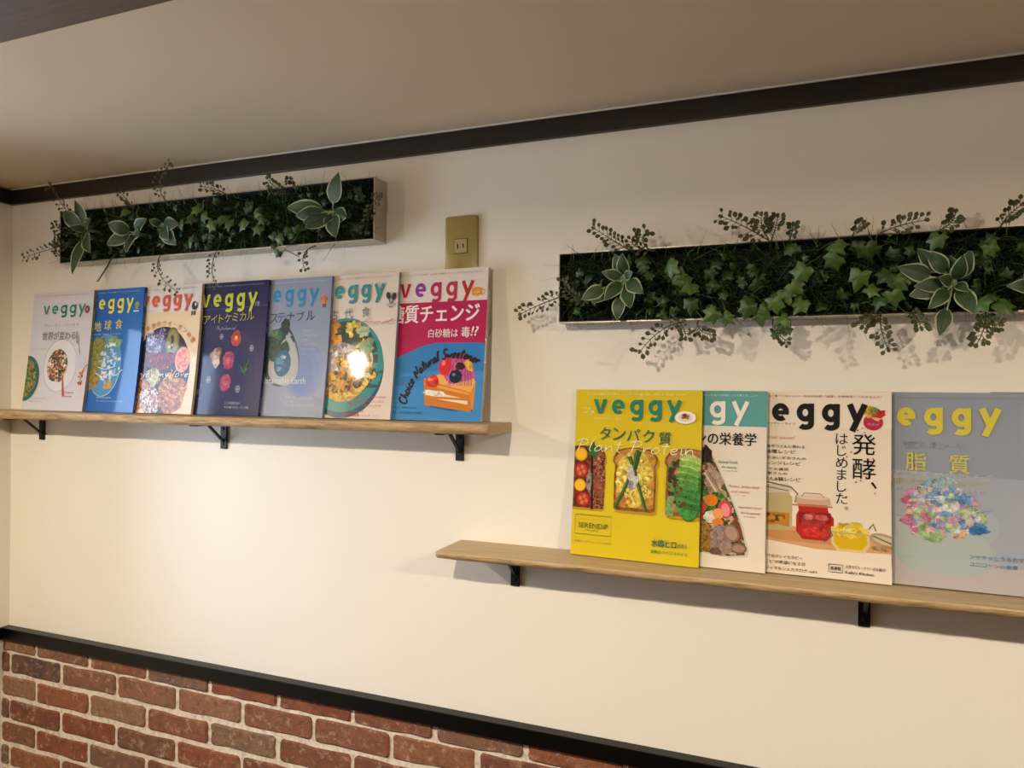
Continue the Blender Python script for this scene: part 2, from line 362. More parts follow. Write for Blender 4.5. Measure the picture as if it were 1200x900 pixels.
RIGHT_PLANTS = {"ros":[[[-0.2604,1.9369],[[-0.2592,1.9769],[-0.329,1.8981],[-0.3107,1.8915],[-0.2882,1.8951],[-0.2686,1.8624],[-0.2424,1.8805],[-0.2223,1.9057],[-0.2961,1.9468],[-0.2754,1.9779],[-0.2414,1.9441]]],[[0.2342,1.9059],[[0.1555,1.9304],[0.1954,1.9547],[0.1822,1.9567],[0.2269,1.9465],[0.2397,1.9445],[0.2535,1.9511],[0.2087,1.9126],[0.1715,1.8865],[0.1769,1.9002],[0.1959,1.8655],[0.2114,1.8275],[0.2582,1.8574],[0.2496,1.8897]]],[[0.3335,1.8966],[[0.2933,1.8964],[0.3144,1.9256],[0.3344,1.9365],[0.3545,1.876],[0.3198,1.8628]]]],"ivy":[[-0.1802,1.9511,1.1],[-0.1689,1.9391,1],[-0.159,1.9272,1.1],[-0.1451,1.9138,1],[-0.1079,1.8703,1],[-0.1449,1.8884,0.9],[-0.0549,1.8784,1],[-0.0353,1.8696,1],[-0.2304,1.9639,0.7],[-0.2231,1.9534,0.6],[-0.2129,1.9384,0.6],[0.0736,1.9706,1.1],[0.0725,1.9495,1.1],[0.1163,1.9627,1.1],[0.0262,1.9321,1.1],[0.1072,1.9215,1.1],[0.1443,1.9197,1],[0.1569,1.9088,0.9],[0.0002,1.8996,1],[-0.0162,1.8839,1],[-0.0341,1.8723,0.9],[0.0241,1.8826,1],[0.0004,1.8577,0.8],[-0.0133,1.8336,0.5],[0.0043,1.8414,0.6],[-0.0071,1.8457,0.5],[0.1502,1.8885,1],[0.133,1.8827,0.8],[0.2645,1.8743,1],[0.2897,1.8697,1],[-0.0904,1.8629,0.8],[0.1693,1.9197,0.8],[0.0127,1.9099,0.9],[-0.1938,1.8714,0.6],[0.1213,1.8987,0.8],[0.2756,1.954,0.8],[0.2091,1.9708,0.9]],"spr":[[[[-0.3678,1.9121],[-0.4058,1.8968],[-0.443,1.8796]],1],[[[-0.2471,1.9829],[-0.2768,2.0009],[-0.3085,2.0222]],1],[[[-0.2152,1.9824],[-0.2268,1.9961],[-0.2212,2.0087]],0.8],[[[-0.208,1.9819],[-0.2413,1.9912],[-0.2385,2.007]],0.6],[[[-0.1579,1.8586],[-0.1928,1.8452],[-0.2269,1.8112]],1],[[[-0.1718,1.8646],[-0.1578,1.8473],[-0.1535,1.833]],0.6],[[[-0.1372,1.8552],[-0.1275,1.841],[-0.1112,1.8351]],0.7],[[[-0.0232,1.9867],[-0.0621,2.0099],[-0.0952,2.0262]],1.1],[[[-0.0258,1.9909],[-0.0348,2.0065],[-0.0362,2.023]],0.9],[[[-0.0219,1.9866],[-0.0157,2.0011],[-0.012,2.0184]],0.8],[[[0.0058,1.9874],[0.0095,1.9952],[0.0107,2.0032]],0.6],[[[0.1318,1.9853],[0.1569,1.9937],[0.1915,1.9988]],0.9],[[[0.2103,1.9848],[0.2254,1.9924],[0.2318,2.0056]],0.8],[[[0.293,1.9861],[0.298,1.9979],[0.3112,2.0102]],0.9],[[[0.1383,1.8665],[0.1362,1.8434],[0.1444,1.8111]],1],[[[0.1372,1.8614],[0.1234,1.8566],[0.1119,1.8452]],0.8],[[[0.1734,1.8654],[0.1824,1.8575],[0.1881,1.8422]],0.7],[[[0.275,1.8672],[0.2709,1.8428],[0.2606,1.8159]],1],[[[0.2646,1.8602],[0.2751,1.8476],[0.2855,1.8424]],0.7],[[[-0.0185,1.8523],[-0.0095,1.8359],[0.0032,1.8222]],0.5],[[[-0.3182,1.8982],[-0.3522,1.9099],[-0.3648,1.933]],0.6],[[[0.0969,1.9864],[0.1016,1.9926],[0.1085,1.9999]],0.5]],"stem":[]}

# ------------------------------------------------------------------ artificial green wall planters
frame_al = mat('pale_aluminium', 'b9b0a2', .38, .65)
blackin = mat('planter_black_inner', '0b0d09', .8)
def leafmat(name, a, b_, edge=None, rough=.5):
    m = mat(name, a, rough); N, L, bs = nodes(m)
    tc = N.new('ShaderNodeTexCoord'); oi = N.new('ShaderNodeObjectInfo')
    n = noisetex(m, tc.outputs['Object'], 60, 3)
    base = mixc(m, ramp(m, n.outputs['Fac'], [(.35,0.0),(.65,1.0)]), a, b_)
    if edge:
        sp = N.new('ShaderNodeSeparateXYZ'); L.new(tc.outputs['UV'], sp.inputs[0])
        e = N.new('ShaderNodeMath'); e.operation = 'SUBTRACT'; e.inputs[1].default_value = .5; L.new(sp.outputs[0], e.inputs[0])
        ab = N.new('ShaderNodeMath'); ab.operation = 'ABSOLUTE'; L.new(e.outputs[0], ab.inputs[0])
        ad = N.new('ShaderNodeMath'); ad.operation = 'MULTIPLY_ADD'; ad.inputs[1].default_value = .12; L.new(n.outputs['Fac'], ad.inputs[0]); L.new(ab.outputs[0], ad.inputs[2])
        base = mixc(m, ramp(m, ad.outputs[0], [(.455,0.0),(.485,1.0)]), base, edge)
        # pale streaks along the blade
        wv = N.new('ShaderNodeTexWave'); wv.bands_direction = 'X'; wv.inputs['Scale'].default_value = 2.2; wv.inputs['Distortion'].default_value = .6
        L.new(tc.outputs['UV'], wv.inputs['Vector'])
        base = mixc(m, ramp(m, wv.outputs['Fac'], [(.8,0.0),(1,.28)]), base, '6c8060')
    L.new(base, bs.inputs['Base Color'])
    bs.inputs['Subsurface Weight'].default_value = .0
    return m
varieg = leafmat('variegated_leaf', '20391c', '2c4826', 'a3ae8c', .5)
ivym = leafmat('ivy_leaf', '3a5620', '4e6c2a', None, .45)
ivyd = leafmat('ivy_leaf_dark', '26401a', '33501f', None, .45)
sprm = leafmat('sprig_leaflet', '353d1c', '525229', None, .6)
stemm = mat('sprig_stem', '3b3620', .7)
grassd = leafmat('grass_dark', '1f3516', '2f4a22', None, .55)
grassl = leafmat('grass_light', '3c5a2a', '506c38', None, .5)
mossm = mat('moss_mat', '10190b', .95)

def leaf_strip(length, width, base, tip, bulge, uvname='UVMap', fold=.25):
    """one blade between two points: pointed oval, folded on the midrib, arched towards the room"""
    bm = bmesh.new(); uv = bm.loops.layers.uv.new(uvname)
    base, tip = Vector(base), Vector(tip)
    ax = tip-base; Ln = ax.length; ax.normalize()
    out = Vector((0,-1,0)); side = ax.cross(out)
    if side.length < .1: side = Vector((1,0,0))
    side.normalize(); out = side.cross(ax)*1.0
    if out.y > 0: out = -out
    nL, nW = 9, 6; rows = []
    for i in range(nL+1):
        t = i/nL
        wd = width*.5*(math.sin(math.pi*min(1, t**.74))**.9)*1.06*(1 if t < .999 else 0) + .0006
        c = base + ax*Ln*t + out*bulge*math.sin(math.pi*t*.9)
        rows.append([(bm.verts.new(c + side*wd*(2*j/nW-1) + out*fold*wd*abs(2*j/nW-1)), (j/nW, t)) for j in range(nW+1)])
    for A, B in zip(rows, rows[1:]):
        for j in range(nW):
            q = (A[j], A[j+1], B[j+1], B[j]); f = bm.faces.new([k[0] for k in q]); f.smooth = True
            for lp, k in zip(f.loops, q): lp[uv].uv = k[1]
    return bm
def ivy_bm(size, rnd):
    """a five-lobed ivy leaf facing -y, slightly domed"""
    bm = bmesh.new()
    prof = [(90,1.05),(74,.72),(58,.60),(38,.86),(20,.60),(-6,.56),(-28,.70),(-60,.50),(-90,.26),(-120,.50),(-152,.70),(-174,.56),(160,.60),(142,.86),(122,.60),(106,.72)]
    c = bm.verts.new((0, -.10*size, 0)); ring = []; mid = []
    for a, r in prof:
        a += rnd.uniform(-4,4); r *= rnd.uniform(.9,1.1)
        x, z = math.cos(math.radians(a))*r*size*.58, math.sin(math.radians(a))*r*size*.58
        mid.append(bm.verts.new((x*.5, -.07*size-rnd.uniform(0,.03)*size, z*.5)))
        ring.append(bm.verts.new((x, rnd.uniform(-.02,.06)*size, z)))
    n = len(prof)
    for i in range(n):
        f = bm.faces.new((c, mid[i], mid[(i+1)%n])); f.smooth = True
        f = bm.faces.new((mid[i], ring[i], ring[(i+1)%n], mid[(i+1)%n])); f.smooth = True
    bmesh.ops.recalc_face_normals(bm, faces=bm.faces)
    return bm
def leaflet(bm, p, d, s, rnd):
    """small thick egg-shaped leaflet"""
    d = d.normalized(); side = d.cross(Vector((rnd.uniform(-.5,.5),-1,rnd.uniform(-.3,.3)))).normalized(); up = side.cross(d)
    P = [(0,0),(.35,.32),(.7,.36),(1.0,0),(.7,-.36),(.35,-.32)]
    vs = [bm.verts.new(p + d*s*a + side*s*b_ + up*s*(.10 if 0 < a < 1 else 0)) for a, b_ in P]
    c = bm.verts.new(p + d*s*.55 - up*s*.12)
    for i in range(6):
        f = bm.faces.new((c, vs[i], vs[(i+1)%6])); f.smooth = True
def planter(label, x0, x1, z0, z1, data, seed, yf=-.048, stalk=1.0, broad=1.0):
    rnd = random.Random(seed)
    t = thing('wall_planter', label, 'planter', (x0, 0, z0), 'green wall planters')
    O = Vector((x0, 0, z0)); W, Hh = x1-x0, z1-z0
    bm = bmesh.new(); th = .0016
    add_box(bm, (0, yf, 0), (W, -.0008, th)); add_box(bm, (0, yf, Hh-th), (W, -.0008, Hh))
    add_box(bm, (0, yf, th), (th, -.0008, Hh-th)); add_box(bm, (W-th, yf, th), (W, -.0008, Hh-th))
    obj('frame', bm, frame_al, t)
    bm = bmesh.new(); g = .0004
    for a, b_ in (((th+g, -.008, th+g), (W-th-g, -.0012, Hh-th-g)),
                  ((th+g, yf+.001, th+g), (W-th-g, -.008, th+.002)), ((th+g, yf+.001, Hh-th-.002), (W-th-g, -.008, Hh-th-g)),
                  ((th+g, yf+.001, th+.002), (th+.002, -.008, Hh-th-.002)), ((W-th-.002, yf+.001, th+.002), (W-th-g, -.008, Hh-th-.002))):
        add_box(bm, a, b_)
    obj('liner', bm, blackin, t)
    # grass: a mass of thin plastic blades rooted in the liner
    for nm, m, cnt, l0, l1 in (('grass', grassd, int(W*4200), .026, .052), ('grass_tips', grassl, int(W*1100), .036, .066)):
        bm = bmesh.new()
        for _ in range(cnt):
            p = Vector((rnd.uniform(.012, W-.012), -.009, rnd.uniform(.010, Hh-.010)))
            ln = rnd.uniform(l0, l1)*1.15
            d = Vector((rnd.gauss(0,.55), -1, rnd.gauss(.05,.5))).normalized()
            bend = Vector((rnd.gauss(0,.5), .25, rnd.gauss(-.15,.5)))
            sd = d.cross(Vector((rnd.uniform(-1,1),0,rnd.uniform(-1,1)))).normalized()*rnd.uniform(.0007,.0014)
            prev = None
            for k in range(4):
                s = k/3; c = p + d*ln*s + bend*ln*.55*s*s
                c.z = min(max(c.z, .004), Hh-.004) if c.y > yf else c.z
                c.x = min(max(c.x, .004), W-.004) if c.y > yf else c.x
                w_ = sd*(1-s*.85)
                cur = (bm.verts.new(c-w_), bm.verts.new(c+w_))
                if prev: bm.faces.new((prev[0], prev[1], cur[1], cur[0])).smooth = True
                prev = cur
        o = obj(nm, bm, m, t); o['kind'] = 'stuff'
    # long stray blades at the rim
    bm = bmesh.new()
    for _ in range(int(W*75)):
        up = rnd.random() < .62
        x = rnd.uniform(.01, W-.01)
        p = Vector((x, -.02, (Hh-.012) if up else .014)); ln = rnd.uniform(.012,.034)
        q = p + Vector((0, yf-.006+.02, 0))
        tip = q + Vector((rnd.gauss(0,.55)*ln, rnd.uniform(-.012,0), (1 if up else -.9)*ln))
        if up: q.z -= .004
        else: q.z += .004
        sd = Vector((.0008,0,.0003)); prev = None
        for k, c in enumerate((p, q, (q+tip)/2 + Vector((rnd.uniform(-.003,.003),-.003,0)), tip)):
            cur = (bm.verts.new(c-sd*(1-k*.27)), bm.verts.new(c+sd*(1-k*.27)))
            if prev: bm.faces.new((prev[0], prev[1], cur[1], cur[0]))
            prev = cur
    o = obj('stray_blades', bm, grassl, t); o['kind'] = 'stuff'
    # filler foliage low in the box: small dark ivy leaves and leaflets, too dense to count
    bm = bmesh.new()
    for _ in range(int(W*150)):
        b2 = ivy_bm(rnd.uniform(.016,.030), rnd); me = bpy.data.meshes.new('tmp'); b2.to_mesh(me); b2.free()
        M = Matrix.Translation((rnd.uniform(.02,W-.02), rnd.uniform(-.048,-.034), rnd.uniform(.012,Hh-.014))) @ Matrix.Rotation(rnd.uniform(0,6.3),4,'Y') @ Matrix.Rotation(rnd.gauss(0,.6),4,'X')
        me.transform(M); bm.from_mesh(me); bpy.data.meshes.remove(me)
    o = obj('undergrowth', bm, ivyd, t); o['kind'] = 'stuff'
    for (cx, cz), tips in data['ros']:
        r = obj('rosette', None, None, t) if False else None
        c = Vector((cx, -.052, cz)) - O
        bm = bmesh.new(); add_tube(bm, [c+Vector((0,.040,0)), c+Vector((0,.010,0)), c], .004, .005, 8)
        for k in range(5):
            a = k*1.26; add_tube(bm, [c+Vector((0,.004,0)), c+Vector((.006*math.cos(a),-.006,.006*math.sin(a)))], .0022, .0008, 5)
        r = obj('rosette', bm, varieg, t)
        for tx, tz in tips:
            tip = Vector((tx, -.080+rnd.uniform(-.006,.006), tz)) - O
            d = tip-c; ln = d.length
            fr_ = .0 if ln < .03 else min(.5, max(.12, 1-.046/ln))*rnd.uniform(.75,1.1)*stalk
            b0 = c + d*fr_ + Vector((0,-.002-.004*rnd.random(),0))
            if ln < .026: b0 = b0 - Vector((d.x,0,d.z))*.35
            bl = (tip-b0).length; wd = min(.030*broad, max(.013, bl*rnd.uniform(.42,.54)*broad))
            lf = leaf_strip(bl, wd, b0, tip + Vector((0, rnd.uniform(-.004,.014), 0)), rnd.uniform(.002,.009), fold=rnd.uniform(-.35,.2))
            if fr_ > .05:
                n0 = len(lf.faces); add_tube(lf, [c, c+d*fr_*.5+Vector((0,-.003,0)), b0+d*.05], .0016, .0012, 5)
            obj('leaf', lf, varieg, r)
    ivs = [Vector((x, -.070, z))-O for x, z, s in data['ivy']]
    bm = bmesh.new()
    for p in ivs:
        add_tube(bm, [p+Vector((rnd.uniform(-.01,.01), .058, rnd.uniform(-.004,.01))), p+Vector((rnd.uniform(-.006,.006), .02, .012)), p+Vector((0,.003,0))], .0011, .0008, 4)
    vine = obj('ivy', bm, ivym, t)
    for p, (x, z, s) in zip(ivs, data['ivy']):
        q = p + Vector((0, rnd.uniform(-.008,.006), 0))
        b2 = ivy_bm(.039*s, rnd)
        M = Matrix.Translation(q) @ Matrix.Rotation(rnd.uniform(2.2,4.1),4,'Y') @ Matrix.Rotation(rnd.gauss(0,.35),4,'X') @ Matrix.Rotation(rnd.gauss(0,.3),4,'Z')
        b2.transform(M)
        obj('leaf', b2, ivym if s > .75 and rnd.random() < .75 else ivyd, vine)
    for pts, s in data['spr']:
        A, B, C = [Vector((x, y, z))-O for (x, z), y in zip(pts, (-.050, -.066, -.072))]
        path = [A + Vector((0,.040,0))*1.0] + [((1-u)**2)*A + 2*u*(1-u)*(B*2-(A+C)/2) + u*u*C for u in [k/9 for k in range(10)]]
        path[0] = Vector((min(max(path[0].x,.006),W-.006), path[0].y, min(max(path[0].z,.008),Hh-.008)))
        bm = bmesh.new(); add_tube(bm, path, .0013, .0006, 5)
        nst = len(bm.faces)
        sg = 1; fs = Vector((0,0,0))
        for k in range(2, len(path)):
            T_ = (path[k]-path[k-1]).normalized(); sgn = Vector((T_.z, 0, -T_.x)); p = path[k]
            for sg in (1,-1):
                if rnd.random() < .12: continue
                d = (T_*.75 + sgn*sg + Vector((0,rnd.uniform(-.5,.2),0))).normalized()
                bl = rnd.uniform(.006,.015)*s*(1.1-.5*k/len(path)); e = p + d*bl
                add_tube(bm, [p, e], .0006, .0005, 3)
                leaflet(bm, e, d, rnd.uniform(.0075,.0115)*(.8+.2*s), rnd)
                if bl > .008 and rnd.random() < .8: leaflet(bm, p+d*bl*.55, (d+T_*rnd.choice((1,-1))).normalized(), rnd.uniform(.0055,.0085), rnd)
        leaflet(bm, path[-1], path[-1]-path[-2], .0085, rnd)
        obj('berry_sprig', bm, sprm, t)
    for pts in data['stem']:
        A, B, C = [Vector((x, -.066, z))-O for x, z in pts]
        bm = bmesh.new(); add_tube(bm, [A+Vector((.002,.03,.008)), A, (A+B)/2+Vector((.001,-.003,0)), B, (B+C)/2, C, C+Vector((-.003,0,-.001))], .0022, .0012, 6)
        obj('bare_stem', bm, stemm, t)
    return t
planter('silver-framed green plant box hung above the seven-magazine shelf', -1.665, -.769, 2.0395, 2.166, LEFT_PLANTS, 5, stalk=.45, broad=1.15)
planter('silver-framed green plant box hung at right above the yellow magazine', -.382, .518, 1.8625, 1.9885, RIGHT_PLANTS, 9)

# ------------------------------------------------------------------ magazines (covers printed in thin flat layers)
CW, CH = 228.0, 298.0
_tc = bpy.data.curves.new('text', 'FONT'); _to = bpy.data.objects.new('text', _tc); COL.objects.link(_to)
_tcache = {}
def text_polys(s, bold=0.0, shear=0.0, res=2, space=1.0):
    """outline triangles of a string, normalised to its own bounding box"""
    key = (s, bold, shear, res, space)
    if key in _tcache: return _tcache[key]
    _tc.body = s; _tc.offset = bold; _tc.shear = shear; _tc.resolution_u = res; _tc.space_character = space
    bpy.context.view_layer.update()
    me = bpy.data.meshes.new_from_object(_to.evaluated_get(bpy.context.evaluated_depsgraph_get()))
    vs = [(v.co.x, v.co.y) for v in me.vertices]; fs = [tuple(p.vertices) for p in me.polygons]
    bpy.data.meshes.remove(me)
    x0 = min(v[0] for v in vs); x1 = max(v[0] for v in vs); y0 = min(v[1] for v in vs); y1 = max(v[1] for v in vs)
    r = ([((x-x0)/(x1-x0), (y-y0)/(y1-y0)) for x, y in vs], fs, (x1-x0)/(y1-y0))
    _tcache[key] = r
    return r
def clip_poly(P, x0, y0, x1, y1):
    for ax, lim, s in ((0,x0,1),(0,x1,-1),(1,y0,1),(1,y1,-1)):
        out = []
        for i in range(len(P)):
            a, b_ = P[i-1], P[i]
            ia, ib = (a[ax]-lim)*s >= 0, (b_[ax]-lim)*s >= 0
            if ia != ib:
                t = (lim-a[ax])/(b_[ax]-a[ax]); out.append((a[0]+(b_[0]-a[0])*t, a[1]+(b_[1]-a[1])*t))
            if ib: out.append(b_)
        P = out
        if len(P) < 3: return []
    return P
def mottle(m, c):
    v = coordnode(m); n1 = noisetex(m, v, 110, 5, .7); n2 = noisetex(m, v, 420, 3, .6)
    h = [int(c[i:i+2],16) for i in (0,2,4)]
    dk = '%02x%02x%02x' % tuple(int(x*.62) for x in h); lt = '%02x%02x%02x' % tuple(min(255,int(x*1.12+12)) for x in h)
    a_ = ramp(m, n1.outputs['Fac'], [(.30,dk),(.50,c),(.70,lt)])
    return mixc(m, ramp(m, n2.outputs['Fac'], [(.36,.45),(.5,0.0)]), a_, dk)
def printmat(key):
    """glossy laminated print of one flat colour, or a speckle of several for food"""
    nm = 'print_' + (key if isinstance(key, str) else '_'.join(str(k) for k in key))
    nm = nm[:60]
    if nm in MATS: return MATS[nm]
    if isinstance(key, str) and key[0] == '~':
        m = mat(nm, key[1:], .5, 0, .42, .15); nodes(m)[1].new(mottle(m, key[1:]), nodes(m)[2].inputs['Base Color']); return m
    if isinstance(key, str): return mat(nm, key, .5, 0, .42, .15)
    m = mat(nm, key[1], .5, 0, .42, .15); N, L, b = nodes(m)
    v = coordnode(m); nz = noisetex(m, v, key[0]*.8, 3)
    dist = N.new('ShaderNodeVectorMath'); dist.operation = 'MULTIPLY_ADD'; dist.inputs[1].default_value = (.010,.010,.010)
    L.new(nz.outputs['Color'], dist.inputs[0]); L.new(v, dist.inputs[2])
    vo = N.new('ShaderNodeTexVoronoi'); vo.inputs['Scale'].default_value = key[0]; L.new(dist.outputs[0], vo.inputs['Vector'])
    sp = N.new('ShaderNodeSeparateColor'); L.new(vo.outputs['Color'], sp.inputs[0])
    cs = key[1:]
    c = ramp(m, sp.outputs[0], [(i/len(cs), c_) for i, c_ in enumerate(cs)], 'CONSTANT')
    n2 = noisetex(m, v, key[0]*3, 4); c = mixc(m, ramp(m, n2.outputs['Fac'], [(.35,.35),(.55,0.0)]), c, key[1])
    L.new(c, b.inputs['Base Color'])
    return m
HAND = {   # single-stroke handwriting: advance, strokes (x, y up; x-height .5)
 'P':(.62,[[(.08,0),(.16,.92)],[(-.05,.82),(.15,1),(.42,.98),(.52,.78),(.4,.55),(.12,.45)]]), 'l':(.26,[[(.14,1),(.05,.5),(.03,.1),(.14,0)]]),
 'a':(.54,[[(.36,.44),(.2,.5),(.04,.3),(.04,.08),(.16,0),(.3,.14),(.4,.46),(.37,.12),(.5,0)]]), 'n':(.5,[[(.02,.5),(.03,0),(.08,.32),(.24,.5),(.34,.38),(.35,.08),(.46,0)]]),
 't':(.38,[[(.18,.88),(.12,.4),(.12,.08),(.26,0)],[(-.04,.6),(.34,.64)]]), 'r':(.38,[[(.02,.5),(.05,0),(.1,.32),(.22,.48),(.36,.46)]]),
 'o':(.5,[[(.22,.5),(.06,.38),(.03,.14),(.16,0),(.34,.08),(.4,.32),(.3,.47),(.2,.49)]]), 'e':(.46,[[(.05,.24),(.26,.28),(.34,.4),(.24,.5),(.1,.42),(.03,.2),(.14,0),(.38,.1)]]),
 'i':(.24,[[(.06,.5),(.05,.1),(.16,0)],[(.1,.7),(.12,.76)]]), 'f':(.38,[[(.38,.9),(.26,1),(.16,.8),(.1,.2),(.04,-.28)],[(-.04,.48),(.32,.5)]]),
 'd':(.54,[[(.32,.42),(.16,.48),(.03,.24),(.08,.02),(.24,.06),(.36,.4),(.44,1),(.38,.14),(.5,0)]]), 's':(.36,[[(.3,.44),(.16,.5),(.08,.38),(.26,.18),(.2,.02),(.0,.06)]]),
 'C':(.62,[[(.52,.82),(.36,1),(.12,.82),(.04,.4),(.16,.06),(.38,0),(.56,.16)]]), 'h':(.5,[[(.1,1),(.04,0),(.1,.34),(.26,.5),(.34,.36),(.34,.08),(.46,0)]]),
 'c':(.42,[[(.34,.42),(.2,.5),(.05,.3),(.08,.06),(.22,0),(.38,.12)]]), 'N':(.66,[[(.02,0),(.1,.95),(.42,.04),(.56,1)]]),
 'u':(.5,[[(.04,.5),(.04,.14),(.16,0),(.32,.14),(.38,.5),(.36,.1),(.48,0)]]), 'S':(.54,[[(.5,.86),(.32,1),(.12,.84),(.18,.6),(.42,.36),(.36,.06),(.14,0),(.0,.14)]]),
 'w':(.62,[[(.02,.5),(.1,.02),(.26,.4),(.36,.02),(.54,.5)]]), 'y':(.46,[[(.04,.5),(.1,.16),(.24,.1),(.38,.5),(.3,-.1),(.1,-.34)]]),
 'm':(.7,[[(.02,.5),(.03,0),(.1,.38),(.22,.48),(.28,0),(.34,.36),(.48,.48),(.54,.08),(.66,0)]]), 'p':(.5,[[(.06,.5),(.0,-.35)],[(.04,.36),(.2,.5),(.36,.34),(.26,.04),(.06,.06)]]),
 'v':(.44,[[(.02,.5),(.14,.02),(.36,.52)]]), 'E':(.54,[[(.48,.9),(.26,1),(.12,.76),(.3,.54),(.1,.4),(.08,.1),(.3,0),(.5,.12)]]), 'j':(.28,[[(.14,.5),(.12,-.15),(-.04,-.32)],[(.18,.7),(.19,.75)]]),
 ' ':(.34,[])}
class Art:
    """flat print: x right, y down in millimetres on the cover"""
    def __init__(s, seed=1):
        s.groups = {}; s.z = .03; s.o = (0,0); s.rnd = random.Random(seed); s.g = 'cover_picture'
    def into(s, g): s.g = g; return s
    def face(s, P, c, dz=0):
        V, F, M, ML = s.groups.setdefault(s.g, ([], [], [], []))
        if c not in ML: ML.append(c)
        i = len(V); V += [(x, y, s.z+dz) for x, y in P]; F.append(tuple(range(i, i+len(P)))); M.append(ML.index(c))
    def poly(s, P, c, raw=False):
        s.z += .012
        P = clip_poly([(float(a)+s.o[0], float(b_)+s.o[1]) for a, b_ in P], .2, .2, CW-.2, CH-.2)
        if P: s.face(P, c)
    def rect(s, x0, y0, x1, y1, c): s.poly([(x0,y0),(x1,y0),(x1,y1),(x0,y1)], c)
    def ell(s, cx, cy, rx, ry, c, rot=0, n=40, a0=0, a1=360):
        r = math.radians(rot); P = []
        for k in range(n + (a1-a0 < 360)):
            a = math.radians(a0 + (a1-a0)*k/n); x, y = rx*math.cos(a), ry*math.sin(a)
            P.append((cx + x*math.cos(r)-y*math.sin(r), cy + x*math.sin(r)+y*math.cos(r)))
        s.poly(P, c)
    def blob(s, cx, cy, rx, ry, c, am=.15, rot=0, n=26):
        r = math.radians(rot); ph = s.rnd.uniform(0,50); P = []
        for k in range(n):
            a = 2*math.pi*k/n; q = 1 + am*2*mnoise(Vector((math.cos(a)*1.6+ph, math.sin(a)*1.6, ph))) + s.rnd.uniform(-am,am)*.25
            x, y = rx*q*math.cos(a), ry*q*math.sin(a)
            P.append((cx + x*math.cos(r)-y*math.sin(r), cy + x*math.sin(r)+y*math.cos(r)))
        s.poly(P, '~'+c if isinstance(c, str) and c[0] != '~' else c)
    def bits(s, cx, cy, rx, ry, n, r0, r1, cols, am=.2):
        for _ in range(n):
            a, q = s.rnd.uniform(0,6.283), math.sqrt(s.rnd.random()); r = s.rnd.uniform(r0,r1)
            s.blob(cx+rx*q*math.cos(a), cy+ry*q*math.sin(a), r, r*s.rnd.uniform(.5,1), s.rnd.choice(cols), am, s.rnd.uniform(0,180), 9)
    def line(s, pts, w0, c, w1=None):
        w1 = w0 if w1 is None else w1
        s.z += .012; n = len(pts); Lf, Rt = [], []; pts = [(p_[0]+s.o[0], p_[1]+s.o[1]) for p_ in pts]
        for i in range(n):
            a, b_ = pts[max(i-1,0)], pts[min(i+1,n-1)]; dx, dy = b_[0]-a[0], b_[1]-a[1]; l = math.hypot(dx,dy) or 1
            h = (w0+(w1-w0)*i/max(1,n-1))/2
            Lf.append((pts[i][0]-dy/l*h, pts[i][1]+dx/l*h)); Rt.append((pts[i][0]+dy/l*h, pts[i][1]-dx/l*h))
        for i in range(n-1):
            P = clip_poly([Lf[i], Lf[i+1], Rt[i+1], Rt[i]], .2, .2, CW-.2, CH-.2)
            if P: s.face(P, c)
    def hand(s, t, x0, y0, width, H_, w_, c, slant=.15, arc=None):
        """handwritten line on a baseline, or on an arc (cx, cy, r, a0, a1)"""
        tot = sum(HAND[ch][0] for ch in t); x = 0
        for ch in t:
            adv, strokes = HAND[ch]
            for st in strokes:
                q = [st[0]]
                for i in range(1, len(st)-1):             # round the corners
                    a_, b_, c_ = st[i-1], st[i], st[i+1]
                    for u in (.25,.5,.75) if len(st) > 3 else (0.5,):
                        m0 = ((a_[0]+b_[0])/2, (a_[1]+b_[1])/2); m1 = ((b_[0]+c_[0])/2, (b_[1]+c_[1])/2)
                        q.append(((1-u)**2*m0[0]+2*u*(1-u)*b_[0]+u*u*m1[0], (1-u)**2*m0[1]+2*u*(1-u)*b_[1]+u*u*m1[1]))
                q.append(st[-1]); P = []
                for px, py in q:
                    X = (x+px+py*slant)/tot; Y = py*H_
                    if arc:
                        cx, cy, r, a0, a1 = arc; an = math.radians(a0+(a1-a0)*X); P.append((cx+(r+Y)*math.cos(an), cy+(r+Y)*math.sin(an)))
                    else: P.append((x0+X*width, y0-Y))
                s.line(P, w_, c, w_*.8)
            x += adv
    def frame(s, x0, y0, x1, y1, w_, c): s.line([(x0,y0),(x1,y0),(x1,y1),(x0,y1),(x0,y0)], w_, c)
    def text(s, t, x0, y0, x1, y1, c, bold=0.0, shear=0.0, rot=0, space=1.0):
        """string stretched into the given box (mm)"""
        vs, fs, asp = text_polys(t, 0.0, shear, 2 if (y1-y0) < 14 else 4, space)
        s.z += .012; r = math.radians(rot); cx, cy = (x0+x1)/2, (y0+y1)/2
        V, F, M, ML = s.groups.setdefault(s.g, ([], [], [], []))
        if c not in ML: ML.append(c)
        mi = ML.index(c); d = bold*(y1-y0)*.9                # bold = the glyphs struck again slightly shifted
        for dx, dy in ([(0,0)] if d < .03 else [(-d,0),(d,0)] if y1-y0 < 12 else [(-d,-d*.5),(d,-d*.5),(-d,d*.5),(d,d*.5)]):
            i = len(V)
            for u, v_ in vs:
                x, y = x0+(x1-x0)*u - cx + dx, y1-(y1-y0)*v_ - cy + dy
                x, y = cx + x*math.cos(r)-y*math.sin(r), cy + x*math.sin(r)+y*math.cos(r)
                V.append((min(max(x,.3),CW-.3), y, s.z + (dx+dy)*.0005))
            F += [tuple(i+k for k in f) for f in fs]; M += [mi]*len(fs)
